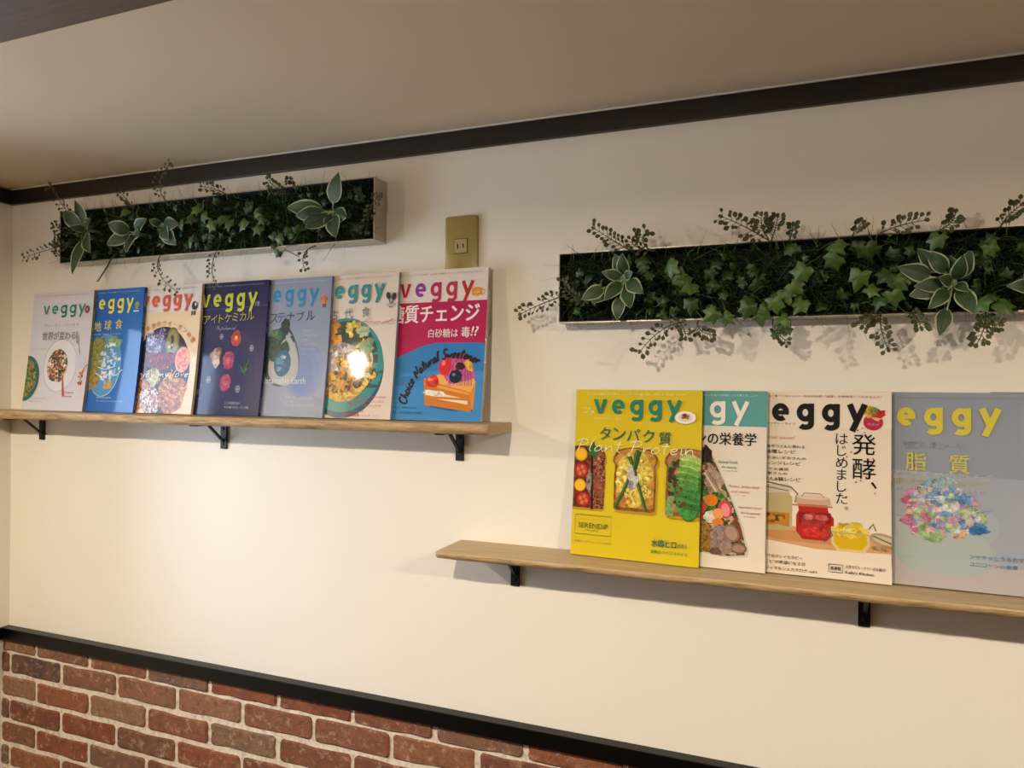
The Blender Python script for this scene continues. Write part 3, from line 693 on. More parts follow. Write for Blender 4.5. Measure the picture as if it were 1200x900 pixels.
    def chars(s, t, pts, size, c, bold=0.0, rots=None):
        for k, ch in enumerate(t):
            if ch == ' ': continue
            x, y = pts[k]; vs, fs, asp = text_polys(ch)
            h = size*(.75 if ch in 'acemnorsuvwxz' else 1); w_ = min(size*1.05, h*asp)
            if ch in 'ー': h = size*.16; w_ = size*.9
            if ch in '。・、': h = size*.30; w_ = h
            if ch in 'Il': w_ = min(w_, size*.16)
            s.text(ch, x-w_/2, y-h/2, x+w_/2, y+h/2, c, bold, 0, rots[k] if rots else 0)
    def arc(s, t, cx, cy, r, a0, a1, size, c, bold=0.0):
        n = len(t); pts, rots = [], []
        for k in range(n):
            a = a0+(a1-a0)*k/max(1,n-1); q = math.radians(a)
            pts.append((cx+r*math.cos(q), cy+r*math.sin(q))); rots.append(a+90)
        s.chars(t, pts, size, c, bold, rots)
    def logo(s, x0, x1, ytop, xh, cols, w_=None, g='masthead'):
        """the round bold five-letter masthead, letter by letter"""
        old = s.g; s.g = g
        if isinstance(cols, str): cols = [cols]*5
        W = x1-x0; w_ = w_ or xh*.25; bw = W*.148; gap = (W-5*bw)/4; yb = ytop+xh; desc = xh*.45; h = w_/2
        for k, ch in enumerate('veggy'):
            a = x0 + k*(bw+gap); b_ = a+bw; m_ = (a+b_)/2; c = cols[k]; rx, ry = bw/2-h, xh/2-h; cy = ytop+xh/2
            if ch == 'v':
                s.poly([(a-1,ytop),(a+w_*.95,ytop),(m_,yb-w_*.8),(b_-w_*.95,ytop),(b_+1,ytop),(m_+w_*.55,yb),(m_-w_*.55,yb)], c)
            elif ch == 'e':
                s.line([(m_+rx*math.cos(t_), cy+ry*math.sin(t_)) for t_ in [math.radians(-360+k2*318/26) for k2 in range(27)]][::1] if False else
                       [(m_+rx*math.cos(math.radians(q)), cy+ry*math.sin(math.radians(q))) for q in range(0,-319,-11)], w_, c)
                s.line([(a+h, cy+w_*.05), (b_-.3, cy+w_*.05)], w_*.78, c)
            elif ch == 'g':
                s.line([(m_+rx*math.cos(math.radians(q)), cy+ry*math.sin(math.radians(q))) for q in range(0,361,12)], w_, c)
                s.line([(b_-h, ytop), (b_-h, yb+desc*.25)], w_, c)
                s.line([(m_+rx*math.cos(math.radians(q)), yb+desc*.22+(desc*.78-h)*math.sin(math.radians(q))) for q in range(0,156,12)], w_, c)
            else:
                s.line([(a+h*.6, ytop), (m_+h*.15, yb-h*.3)], w_, c)
                s.line([(b_-h*.4, ytop), (m_-bw*.26, yb+desc)], w_, c)
        s.g = old
    def topline(s, c, t='ヴィーガン・ベジタリアンのための、からだと地球にやさしいライフスタイルマガジン', y=6.5, x0=12, x1=216, h=3.6):
        old = s.g; s.g = 'cover_text'; s.text(t, x0, y, x1, y+h, c, .004); s.g = old
BOW = .045
def bowed(me, H_):
    """the magazine sags a little between shelf and wall"""
    bm = bmesh.new(); bm.from_mesh(me) if isinstance(me, bpy.types.Mesh) else None
    for k in range(1, 10):
        bmesh.ops.bisect_plane(bm, geom=list(bm.verts)+list(bm.edges)+list(bm.faces), dist=1e-7, plane_co=(0,0,H_*k/10), plane_no=(0,0,1))
    for v_ in bm.verts:
        s_ = min(max(v_.co.z/H_, 0), 1); v_.co.y += BOW*H_*s_*(1-s_)
    if isinstance(me, bpy.types.Mesh): bm.to_mesh(me)
    bm.free()
def magazine(label, xr, yr, zs, yaw, tilt, bg, art, spine='d8d0c8', spinetext='2a2a2a', thick=.0068):
    """xr, yr: front lower right corner; leans back against the wall"""
    t = thing('magazine', label, 'magazine', (xr, yr, zs + thick*math.sin(tilt) + .0006), 'magazines on the shelves')
    t.rotation_euler = (-tilt, 0, -yaw)
    W, Hh = CW/1000, CH/1000
    obj('pages', box((-W+.0006, .0004, .0005), (-.0012, thick-.0004, Hh-.0005)), mat('page_paper','d9d2c6',.8), t)
    bm = box((-W, 0, 0), (-.0002, .00036, Hh))
    obj('front_cover', bm, printmat(bg), t)
    obj('back_cover', box((-W, thick-.00036, 0), (-.0002, thick, Hh)), printmat(spine), t)
    sp = obj('spine', box((-.0011, .0, .0002), (.0002, thick, Hh-.0002), .0003), printmat(spine), t)
    # lettering down the spine
    V, F = [], []
    for s_, za, zb in (('veggy', .285, .250), ('ベジィ  vol.', .235, .180), ('キラジェンヌ', .040, .008)):
        vs, fs, asp = text_polys(s_)
        i = len(V); V += [(.00026, thick*.27+thick*.46*v_, za-(za-zb)*u) for u, v_ in [(u, v_) for u, v_ in vs]]
        F += [tuple(i+k for k in f) for f in fs]
    me = bpy.data.meshes.new('spine_text'); me.from_pydata(V, [], F); obj('spine_text', me, printmat(spinetext), sp)
    for g, (V, F, M, ML) in art.groups.items():
        me = bpy.data.meshes.new(g)
        me.from_pydata([((x-CW)/1000, -z/1000, (CH-y)/1000) for x, y, z in V], [], F)
        for c in ML: me.materials.append(printmat(c))
        me.polygons.foreach_set('material_index', M); me.update()
        obj(g, me, None, t)
    done = set()
    for o in [c for c in t.children] + [c for k in t.children for c in k.children]:
        if o.data.name not in done: done.add(o.data.name); bowed(o.data, Hh)
    return t

def small(a, rows, c, x0, bold=.004):
    a.into('cover_text')
    for t_, x1, y, h in rows: a.text(t_, x0, y, x1, y+h, c, bold)
    a.into('cover_picture')

# --- 1: white cover with two bowls
a = Art(1)
a.rect(0,0,228,18,'d8d0dc')
a.ell(125,185,64,68,'c6c6da'); a.ell(125,185,60,64,'dedfea')
a.ell(116,187,38,43,(190,'5c2f34','c9a883','e3d2b8','3f5a3a','b4463c','7d4c4a','d8bfa5'))
a.bits(116,187,34,38,46,2.5,6,['6d2d3a','e8d8bf','43603d','c8a27c','b5533c','efe6d8','2f4434'])
a.ell(2,218,50,58,'2f6470'); a.ell(0,218,42,50,(170,'2f4a2c','6f8a45','8c9a58','44602f','a07a4a'))
a.line([(178,100),(186,130),(205,185)],2.2,'8d8896'); a.blob(181,118,6,18,'a9a4b2',.1,-18)
a.line([(205,210),(218,190),(228,183)],2.2,'b4603f'); a.line([(203,235),(212,205),(222,196)],2.2,'c46a44'); a.bits(207,215,8,22,12,2,4,['c9683f','a5452f'])
a.line([(140,210),(152,262)],4,'b5525f',8)
a.ell(198,176,18,18,'cfd0e8'); 
a.ell(208,47,9,9.5,'7d3348'); a.blob(208,47,4,4,'b98a8a')
a.logo(43,200,33,22,'2f8273')
a.into('cover_text'); a.topline('b05a6c')
a.text('ヴィーガン・ベースで', 52,80,182,88,'8f9199',.004); a.text('世界が変わる。', 48,100,184,121,'7d828c',.012)
small(a,[('おいしくてやさしい毎日のごはん',70,142,3),],'b06070',10); small(a,[('心とからだをととのえる食卓',88,266,4),('野菜たっぷりの作りおき',80,274,4)],'b0a6b0',28)
small(a,[('Vegan',190,250,5),('Base',185,259,5)],'c04860',150)
magazine('white magazine with two salad bowls, leftmost on the left shelf', -1.5770, -.0535, 1.6768, .045, .100, 'd3d3e1', a, '8f8a7c','3a3836')
# --- 2: blue cover with a globe dish
a = Art(2)
a.ell(113,186,56,76,'5f97bf'); a.ell(113,186,53,73,'4f8fc4')
a.blob(86,152,24,36,'8a8a4a',.25); a.blob(78,212,18,32,'94803c',.25); a.blob(140,130,24,14,'7fa06a',.3); a.blob(132,232,17,11,'c09a64',.2,-20)
a.bits(128,180,38,48,70,2,7,['dfe7f2','b9cfe6','e8eef5','9cc0e0','cfdcec'],.4)
a.line([(84,205),(110,214),(132,206),(158,210),(176,196)],2.2,'dbe6f2'); a.line([(90,190),(118,196),(150,188)],2,'e6edf6')
a.line([(113+55*math.cos(math.radians(q)),186+75*math.sin(math.radians(q))) for q in range(10,130,8)],3,'a9cbe2',1.5)
a.blob(207,43,8,8.5,'8a9a62'); a.rect(196,55,214,58,'dfe6ef')
a.logo(42,194,24,25,'e8de5a')
a.topline('cfdcec')
a.into('cover_text'); a.chars('地球食',[(76,90),(112,88),(150,86)],24,'dbd27a',.012)
a.text('からだが喜ぶ、地球が喜ぶ、これからの食べかた', 66,108,160,112,'b9cde6'); 
small(a,[('野菜の力を味わう世界の料理',150,262,4),('ヴィーガンレストランガイド2020',190,270,4)],'d8e3f2',100); a.frame(18,240,44,266,.8,'9db9dc'); a.text('SERENDIP',20,250,42,255,'b9cde6')
magazine('blue magazine with a pale globe-like dish, second from left on the left shelf', -1.4120, -.0535, 1.6772, .045, .100, '1b62b4', a, '1d3f80','d0dcf0')
# --- 3: cream cover, dark round platter
a = Art(3)
a.rect(0,0,228,62,'ded3cf')
a.ell(119,200,90,104,'2a1c33')
a.ell(147,132,22,34,'6e6a35'); a.ell(147,132,17,28,'8f8a4a'); a.blob(146,132,6,18,'3c3a1e')
a.blob(90,134,32,32,(260,'3a2450','7f6fa8','4b3160','b7aed0','2a1a3a'),.3); a.bits(90,134,28,28,24,2,5,['9c8fc8','c7c1e0','50397a','e0dcf0'])
a.blob(112,176,56,22,(200,'5a1420','8a2030','a3283a','3a0e18'),.2); a.ell(184,174,23,30,'e89a80'); a.ell(184,174,18,24,(180,'d8533f','e88a70','f0b49c'))
a.blob(95,212,24,20,'a3a870',.2); a.blob(100,220,12,22,'c0bf8a',.2,30)
a.blob(62,256,36,36,(230,'8a5230','b87b42','d0a06a','6a3a28','c08a58'),.2); a.blob(160,252,44,46,(230,'a8642e','c58346','8a4c28','d8a468','6b3a22'),.15)
a.blob(96,270,34,28,(220,'5a3040','d8c8c0','8a5a50','a87858','efe4dc'),.2); a.blob(148,208,9,5,'e8a03c')
a.bits(119,200,76,88,60,1.5,4,['d8a45c','3a1a28','e8c890','7a2c28','c0683c'])
a.into('cover_text'); a.arc('野菜と果物のヴィーガン料理', 119,212,124,-140,-42,12,'d07a3c',.01)
a.hand('Enjoy my love',30,214,178,17,2.0,'efe6e0',.3); a.into('cover_picture')
a.ell(210,50,9,10,'2b2a2c'); a.rect(201,62,205,72,'3a3838'); a.rect(209,62,213,72,'3a3838'); a.ell(213,47,3,4,'d8d0c8')
a.logo(38,200,22,27,'d5543f'); a.topline('6a5a56'); small(a,[('ベジィ・ステディ・ゴー!',80,56,3.5)],'4a4442',24)
magazine('cream magazine with a dark round fruit platter, third from left on the left shelf', -1.2370, -.0535, 1.6775, .045, .100, 'e3c9a6', a, 'cdbd98','3a3430')
# --- 4: navy cover with flowers
a = Art(4)
a.line([(0,62),(228,56)],.6,'6a668c'); a.frame(16,232,62,262,.9,'55517a'); a.line([(18,150),(90,95),(140,88)],.6,'4a466e'); a.line([(160,110),(205,160),(212,230)],.6,'4a466e')
for fx, fy, r, c, c2 in ((145,128,15,'a83a2c','d87030'),(128,176,17,'a8405c','c05a70'),(125,226,16,'a83858','c05878')):
    for k in range(9):
        q = k*.698; a.blob(fx+r*.5*math.cos(q), fy+r*.62*math.sin(q), r*.5, r*.62, c, .15)
    a.blob(fx,fy,r*.38,r*.45,c2,.2)
    if c2 == 'd87030': a.ell(fx,fy-3,3,4,'f0c860')
for fx, fy, r in ((102,123,7),(192,150,8),(75,220,9),(163,240,9)):
    for k in range(6):
        q = k*1.047; a.ell(fx+r*.55*math.cos(q), fy+r*.7*math.sin(q), r*.26, r*.38, '7f8199', math.degrees(q)); 
    a.ell(fx,fy,r*.2,r*.25,'d8c890')
a.blob(90,166,15,18,'b08f80',.2,10); a.blob(100,156,9,10,'7a5048',.2); a.blob(94,178,9,14,'c8b0a4',.2)
for k in range(16): a.line([(176,204),(174+a.rnd.uniform(-15,17),190+a.rnd.uniform(-20,24))],2.6,a.rnd.choice(['3f6e2a','5c8a34','2f5522']),1)
a.logo(36,198,26,29,'b9c335'); a.topline('aaa6c8')
a.into('cover_text'); a.chars('ファイトケミカル',[(34,84),(55,84),(76,83),(97,82),(118,81),(139,80),(161,79),(183,78)],19,'b5b05a',.008)
a.hand('Phytochemical',84,108,58,9,.8,'9a98b0',.3)
small(a,[('ベスト',26,130,7),('カラー',30,142,7)],'9a98b0',6)
small(a,[('こころを忘れない',176,268,6),('大人の食べかたレッスン特集',200,278,5)],'c8c6d8',130); a.text('VEGGY',22,242,56,252,'8c865a',.01); a.text('え/他',194,46,206,56,'c0bcd0')
a.into('cover_picture')
magazine('navy magazine with small red flowers, fourth from left on the left shelf', -1.0500, -.0535, 1.6779, .045, .100, '1f1a47', a, '2a2554','a8a4c8')
# --- 5: grey-blue cover, avocado with a globe stone
a = Art(5)
a.ell(168,200,52,60,'7a88ae'); a.ell(166,204,42,50,'6d81ae'); a.ell(162,206,32,40,'6079ab')
P = [(100+72*.72*math.cos(t_)*(1-.30*math.sin(t_)*-1 if False else 1-.30*(-math.sin(t_))), 192+ (88 if math.sin(t_) > 0 else 100)*.95*math.sin(t_)) for t_ in [k*math.pi/24 for k in range(48)]]
a.poly([(108+(x-100)*.88, 172+(y-192)*.74) for x, y in P],'26403a'); a.poly([(113+(x-100)*.76, 176+(y-192)*.66) for x, y in P],'9a9c94')
a.poly([(118+(x-100)*.66, 182+(y-192)*.60) for x, y in P],'a9a9a8')
a.blob(92,150,32,34,'2a4438',.12,20); a.blob(86,122,18,14,'3f6a4e',.2); a.blob(82,118,9,7,'547f5c',.25); a.blob(112,104,12,18,'22372f',.1)
a.ell(110,184,23,29,'27567c'); a.blob(104,178,12,12,'4f7c98',.3); a.blob(116,192,9,10,'3a6a88',.3); a.blob(102,196,6,5,'7f9cae',.3); a.blob(112,170,7,4,'9db4c2',.3)
a.blob(210,50,10,14,'c07a58',.1); a.rect(206,58,216,66,'6a4a48')
a.logo(40,194,24,27,'2f80b0'); a.topline('c4c8d8')
a.into('cover_text'); a.chars('サステナブル',[(52,87),(78,86),(98,85),(123,84),(150,83),(177,82)],21,'4a505c',.002)
a.text('Sustainable Earth', 54,214,176,228,'d0d4dc',-.002)
for i, (s_, l) in enumerate((('Natural','c'),('Clean & Life','c'),('Life','c'),('Vegan Earth','c'),('Environment','c'))): a.text(s_, 161,112+i*10,161+len(s_)*3.2,116+i*10,'b8bccc')
small(a,[('地球に優しい未来を創る',200,254,6),('エシカル',152,263,4),('ヴィーガン食のための方法',204,270,6)],'dfe2ea',126,.012)
magazine('grey-blue magazine with a globe in a dark avocado, fifth from left on the left shelf', -.8860, -.0535, 1.6782, .045, .100, '8892a8', a, '68749a','d8dcea')
# --- 6: cream cover, teal bowl
a = Art(6)
a.ell(106,198,98,100,'1f4a5c'); a.ell(104,188,98,98,'2e8585'); a.ell(108,178,80,82,'17403e')
a.ell(104,190,74,74,(150,'b88a2c','d8b84c','c49a3c','e0c868','8a5a20'))
a.blob(56,138,52,50,'c8882c',.08); a.blob(52,134,44,42,(120,'c07c24','d89838','e0a84c'),.1)
a.blob(112,128,40,22,'2a4028',.3); a.bits(122,112,32,16,26,3,8,['d8b03c','e6cc60','3a5a30','c8a030'],.3); a.blob(150,120,16,12,'a8b890',.3); a.blob(160,150,20,16,'7a9a6a',.3)
a.blob(96,176,42,36,'b8a8a4',.25); a.bits(96,174,34,28,60,3,8,['d8ccc8','efe8e4','a89898','c4b4b0','8a7a80'],.3)
a.bits(132,200,48,42,70,3,9,['d89a2c','e8b848','c07820','3a3420','e0c050','8a5a18'],.3); a.bits(88,232,40,18,26,2,6,['4a3a1e','d8902c','2c2a1a'],.3)
a.ell(206,48,5,8,'3a3438',-20); a.ell(219,50,5,8,'3a3438',15); a.line([(208,54),(214,72)],2.4,'4a4448'); a.line([(218,56),(210,72)],2.4,'4a4448'); a.rect(203,64,221,70,'b8b0ac')
a.logo(40,195,22,27,'2f8c8c'); a.topline('c05068')
a.into('cover_text'); a.chars('古代食',[(74,83),(111,81),(153,79)],21,'7a8a90',.002)
a.hand('foods',138,106,84,14,1.0,'c8807c',.5)
small(a,[('野菜のおいしさが生きる料理',216,252,4),('発酵食のある暮らしとごはん',212,260,5),('味噌としょうゆのレシピ集',206,269,4)],'c04460',126)
small(a,[('ヴィーガンな旅',166,281,4),('',0,0,0)][:1],'a86a74',118); small(a,[('保存食特集',156,288,6)],'b82a50',118,.02); small(a,[('梅・ぬか漬け・塩こうじ',204,290,3.4)],'a86a74',162)
magazine('cream magazine with a teal bowl of yellow curry, sixth from left on the left shelf', -.7260, -.0535, 1.6785, .045, .100, 'd9ccc0', a, '8f97a8','d8dce6')
# --- 7: magenta cover, blue plate and cake
a = Art(7)
a.rect(0,64,228,298,'b01a50'); a.ell(164,420,285,278,'2f78b6',0,90); a.ell(164,430,262,248,'3a86c4',0,90)
a.poly([(112,236),(214,250),(206,290),(116,276)],'1f5a90')
a.poly([(98,216),(158,206),(196,196),(212,222),(210,278),(104,268)],'d8883c')
a.poly([(98,218),(196,240),(204,250),(206,280),(104,268)],'c87830'); a.poly([(98,218),(158,200),(192,196),(212,222),(202,242)],'e8a858')
a.poly([(102,238),(196,256),(198,266),(104,252)],'ead8b4'); a.blob(126,246,26,6,'efe4d0',.2,8); a.poly([(100,222),(198,243),(199,248),(100,228)],'e8a040')
a.blob(176,200,34,28,'b8508c',.15)
for k in range(16): a.line([(150+k*3.6,230),(158+k*2.6,190-10*math.sin(k*.2))],1.4,a.rnd.choice(['d88ab8','9a3870','c86aa4']),1)
a.blob(118,222,16,12,'d8382c',.1); a.blob(112,218,6,3,'f08a70',.1); a.ell(144,192,14,18,'d02a30',15); a.ell(140,186,4,6,'f07a70',15)
a.ell(168,212,14,13,'1a2238'); a.ell(164,208,4,3,'6a789a'); a.blob(176,192,10,8,'3a1a24',.2); a.blob(196,190,8,12,'e0b040',.2,-30)
a.ell(205,47,11,9,'d8902c'); a.rect(194,40,216,54,'d8902c'); a.line([(215,43),(222,45),(221,52),(214,54)],2,'d8902c'); a.text('cafe',199,44,211,50,'f0e0c0',.01)
a.logo(32,197,25,28,['b02038','8a3890','b02858','b8304c','b0342c'])
a.into('cover_text'); a.topline('b07a30'); small(a,[('ベジィ・ステディ・ゴー! ヴィーガン生活',74,60-1,3)],'b06a50',12)
a.text('糖質チェンジ', 12,69,212,105,'efe4e2',.026)
a.text('白砂糖は', 102,118,168,135,'efe4e2',.012); a.text('毒', 175,115,194,136,'efe4e2',.016); a.text('!?', 196,115,212,133,'efe4e2',.03,.2)
a.into('cover_text'); a.hand('Choice Natural Sweetener',0,0,1,20,4.2,'2a1a1c',.2,(163,276,106-6,-176,-60))
for yy in (142,152,165,171): small(a,[('甘味料の選び方',28,yy,2.6)],'e8b8c8',10)
small(a,[('砂糖をやめて、元気になる!',86,272,4),('カラダにやさしい甘さの選びかた大特集',98,282,4.6)],'16324e',10)
magazine('magenta and blue magazine with a slice of cake, rightmost on the left shelf', -.5310, -.0530, 1.6788, .045, .100, 'ded2cc', a, 'b9aea0','22242a', .0085)

# --- lower shelf 1: yellow cover, three toasts
ZS2 = 1.4450
a = Art(11)
def toast(cx, cy, w_, h, crust, crumb):
    def P(k):
        Q = [(cx-w_*k*.95, cy+h*.96*k), (cx-w_*k*.97, cy), (cx-w_*k*.93, cy-h*.42)]
        for q in range(0, 13):
            t_ = math.pi*(1-q/12); e_ = 1 + .03*math.sin(q*2.3+cx)
            Q.append((cx + w_*1.03*k*e_*abs(math.cos(t_))**.7*(1 if math.cos(t_) > 0 else -1), cy - h*.55 - h*.45*k*e_*math.sin(t_)**.8))
        return Q + [(cx+w_*k*.93, cy-h*.42), (cx+w_*k*.98, cy), (cx+w_*k*.95, cy+h*.95*k), (cx+w_*k*.8, cy+h*k), (cx-w_*k*.8, cy+h*.99*k)]
    a.poly([(x+3, y+5) for x, y in P(1.0)], 'b08f1c'); a.poly(P(1), '~'+crust); a.poly(P(.9), '~'+crumb)
toast(22,158,37,56,'6a3a22','8a5a34'); a.poly([(37,108),(54,104),(60,150),(58,214),(36,215),(38,160)],(230,'5a2a1c','8a4a30','a86a4c','3a1a14'))
a.blob(46,130,10,24,'94523a',.2); a.blob(49,180,10,26,'8a4a30',.2); a.bits(46,160,9,48,26,1,3.5,['c08060','5a2418','a86448'])
a.line([(33,104),(37,216)],4,'2a1410'); a.poly([(2,104),(30,104),(32,214),(2,212)],(190,'4a2418','6a3a20','8a3a2c','2f2418'))
a.blob(36,110,9,12,'3a6a34',.3); a.blob(30,166,5,22,'9a8a80',.2)
for cx, cy, r, c1_, c2_ in ((13,118,12,'d89a18','f0b828'),(14,147,14,'8a1c1c','b8342c'),(13,174,11,'d89a1c','eeb42c'),(20,199,14,'8a1a1c','b03030')):
    a.ell(cx,cy,r,r*1.02,c1_); a.ell(cx,cy,r*.8,r*.82,c2_)
    if c2_[0] == 'b':
        for q in range(0,360,90): a.ell(cx+r*.42*math.cos(math.radians(q+20)), cy+r*.42*math.sin(math.radians(q+20)), r*.22, r*.26, 'c8743c')
toast(114,158,39,56,'8a5220','c08a3c'); a.blob(113,156,33,50,'dcc250',.08)
a.bits(113,157,30,46,150,2,6,['f0dc70','e8d060','d8b840','f4e894','c8a030','e0c850'],.3); a.bits(116,158,28,40,30,.8,1.8,['4a3a20','6a5020'])
for p_ in ([(122,108),(114,140),(80,208)],[(104,118),(112,140),(136,212)],[(118,106),(112,138),(96,176)]): a.line(p_,7,'2c4f24',5); a.line([(x-1,y) for x,y in p_],1.6,'5a7a3a')
a.blob(107,146,6,12,'b8b8b0',.2,-10); a.blob(112,160,9,12,'c4c4bc',.25); a.blob(108,168,6,8,'9a9a94',.2)
toast(208,158,40,58,'8a5a34','a8744c'); a.blob(186,160,14,44,(170,'3a2a1c','5a3a24','6a8a3c','2c3a1c'),.15); a.blob(178,200,8,16,'7f9a5c',.2)
a.blob(210,178,26,44,'2f6a2c',.08); a.blob(208,190,20,30,'418a3c',.1)
for k in range(7): a.blob(211-k*1.2,118+k*11,20,8,['a8c468','8ab450','6aa044','5a9440','4f8a3c','448038','3a7434'][k],.08,14); a.blob(209-k*1.2,122+k*11,18,3,['c8d88c','a8c870','8ab858','70a84c','5f9a44','52903e','488638'][k],.08,14)
a.bits(194,180,10,30,14,1.5,3.5,['8a2c1c','3a2418'])
a.ell(200,47,18,11,'e8e4dc'); a.ell(200,47,12,7,'d4ccc0'); a.blob(200,45,7,5,'a8643c',.3); a.blob(199,43,3,2.4,'5a3020',.3)
a.into('cover_picture'); a.logo(36,192,17.5,26,'1f7a66'); a.topline('efe8b0', 'ヴィーガンと発酵料理を世界から…ニューヨークから届いた新しい野菜生活「食楽園」のすべて!', 6, 22, 200, 3.8)
a.into('cover_text'); a.text('2018',16,33,28,36,'efe8c0'); a.text('vol. 59',16,39,36,43.5,'f4eecc',.012); a.text('ベジィ・ステディ・ゴー!',36,51,86,53.6,'f0eaa8')
a.chars('タンパク質',[(58,79),(84,79),(110,80),(137,81),(166,84)],22,'1f6f5c',.006)
a.hand('Plant Protein',4,112,214,22,1.5,'efeccc')
a.frame(8,226,75,260,.9,'6a7a30'); a.text('SERENDIP',14,240,69,249,'4a5c28',.006); a.text('ナチュラル・ライフスタイル',18,232,64,235,'8a8a3c'); a.text('Healthy',28,251,52,255,'6a7a30')
a.text('セレンディップ・ビューティー',8,265,74,268,'9a963c'); a.text('素晴らしきヴィーガンの世界',8,271,76,275,'8a8a3c')
a.text('水嶋ヒロ',148,257,190,270,'1f6a58',.02); a.text('が語る',192,261,208,268,'1f6a58',.008); a.text('家族とライフスタイル',147,275,210,281,'2a6a50',.01)
magazine('yellow magazine with three topped toasts, leftmost on the lower right shelf', -.1318, -.0520, ZS2, .062, .095, 'd3bb1e', a, '6f6a3c','d8d8c0')
# --- lower shelf 2: white cover with teal band
a = Art(12)
a.rect(0,0,228,60,'5c9c9c')
P = [(124,96),(138,108),(150,132),(170,176),(188,222),(198,262),(196,272),(168,276),(96,268),(60,250),(70,180),(100,110)]
a.poly([(x+4,y+3) for x,y in P],'c8beb4'); a.poly(P,(180,'3a5a2c','8a3a2c','c8b088','5a4a30','2c3c24'))
a.blob(132,120,12,24,'2f2018',.3,-20); a.blob(146,158,13,28,'a89080',.2,-25); a.line([(128,140),(160,190)],3,'d8c8b8'); a.line([(134,138),(166,188)],2,'8a7060')
a.bits(136,190,26,22,50,3,9,['2f5a24','3f7030','5a8a3c','284a20','7a9a4c'],.3)
a.ell(140,186,11,10,'e07c1c'); a.ell(163,200,11,15,'c8405a',-10); a.ell(164,201,7,11,'e88a90',-10); a.blob(140,214,13,10,'e6dcd0',.2); a.ell(152,208,9,9,'e8a060'); a.ell(152,222,9,7,'e07c24')
a.blob(128,250,22,26,(330,'8a6428','b0863c','a07830','6a4a20'),.1); a.blob(158,252,18,28,'94807a',.15); a.ell(174,238,12,15,'8a6a5a',-30); a.ell(174,238,9,12,'a88a78',-30)
a.ell(186,262,13,9,'7a5a4c'); a.ell(186,262,10,6,'a08070'); a.blob(166,264,11,9,'9a7c6c'); a.blob(150,270,10,6,'6a4c40')
a.ell(120,216,8,7,'c04c24'); a.ell(124,200,8,10,'c8402c')
a.logo(24,198,18,28,'ebe6de'); a.topline('dfe8e4','からだの中からきれいになるベジごはん・ビタミンをまるごと食べる野菜レシピを教えましょう!',6,12,212,3.6)
a.into('cover_text'); a.text('ビタミンの栄養学', 54,71,211,92,'1e1c1a',.02)
for s_, x, y, c in (('Natural Foods',150,118,'4a7a6a'),('for beauty',156,127,'4a7a6a'),('Protein, Amino Acids',168,158,'c0705c'),('and vitality',172,167,'c0705c'),('Vegetables Foods',184,192,'b86a6a'),('for longevity',188,201,'b86a6a')):
    a.text(s_, x, y, min(x+len(s_)*2.5,222), y+5, c, -.004, .35)
small(a,[('Beauty & Life',182,134,2.4)],'7a9088',158); small(a,[('アミノ酸',196,174,2.4)],'b09088',176); small(a,[('食物酵素',212,208,2.4)],'b09088',192)
magazine('white magazine with a teal band, half hidden right of the yellow one', -.0272, -.0470, ZS2+.0003, .045, .095, 'e0d6c8', a, 'b8a898','3a3a3a')
# --- lower shelf 3: cream cover with jars
a = Art(13)
a.rect(0,0,228,58,'e6dbcc')
a.o=(0,4); a.poly([(0,222),(80,216),(228,226),(228,248),(120,250),(0,236)],'cc9c6c'); a.poly([(20,226),(120,222),(200,228),(170,242),(60,240)],'c08a58')
a.o=(38,-8); a.poly([(0,170),(40,168),(42,178),(46,182),(46,228),(40,236),(0,238)],'b8a878'); a.poly([(0,196),(42,196),(42,230),(0,232)],'b8802c'); a.blob(18,210,20,14,(180,'8a5a1c','c8902c','5a3a14'),.2)
a.poly([(0,164),(38,160),(46,166),(44,174),(0,178)],'c8bfae'); a.line([(0,158),(44,166),(54,176),(50,190)],2.4,'6a625a'); a.ell(54,184,4,7,'8a827a'); a.line([(0,166),(40,172)],2.2,'8a8278')
a.o=(24,-12); a.poly([(68,196),(112,196),(114,206),(122,216),(122,240),(112,252),(76,252),(66,240),(66,214),(70,206)],'b0241c'); a.poly([(70,208),(118,208),(118,228),(70,226)],'8a1818'); a.blob(94,222,20,12,'a03030',.2); a.blob(84,216,8,5,'c86a60'); a.blob(104,216,9,5,'c05a54'); a.blob(96,240,22,8,'d0342a',.1)
a.poly([(66,184),(116,184),(118,196),(66,196)],'c8a090'); a.line([(60,198),(120,198)],2.6,'b87060'); a.ell(90,184,24,4,'d8c0b0'); a.line([(74,184),(78,178),(102,178),(108,184)],2,'a89080')
a.o=(6,-20); a.poly([(136,236),(190,236),(192,262),(184,274),(146,274),(136,262)],'d6c48a'); a.poly([(140,240),(186,240),(188,260),(180,270),(148,270),(140,260)],'d0ac18'); a.blob(162,240,24,12,'e0c63c',.2); a.bits(162,240,20,10,18,3,7,['ecd860','d8b828','f0e080'])
a.line([(134,244),(190,246)],2.2,'b8a880'); a.line([(132,240),(126,262),(138,250),(134,240)],2,'5a5248'); a.line([(190,236),(196,228),(200,238)],2,'6a6258')
a.ell(212,252,22,10,'a8987c',14); a.ell(212,252,17,6,'c8b898',14); a.line([(196,246),(226,258)],2.2,'6a5c48'); a.blob(212,264,20,5,'b08a5c',.1)
a.o=(0,0); a.ell(202,48,14,13,'b02c4c'); a.text('人気連載',194,44,210,47,'f0d8d8'); a.text('プレゼント',194,50,210,53,'f0d8d8'); a.blob(196,32,8,9,'c8a03c',.2); a.blob(210,34,9,8,'b8302c',.25); a.blob(203,30,6,5,'6a8a3c',.2); a.poly([(192,36),(200,40),(216,42),(206,46)],'d8b078')
a.logo(13,192,20,30,'17181a',9)
a.into('cover_text'); a.topline('a85038','もっと知りたい 食べておいしい・日本の伝統「発酵」を再発見してみませんか?',6,14,214,4)
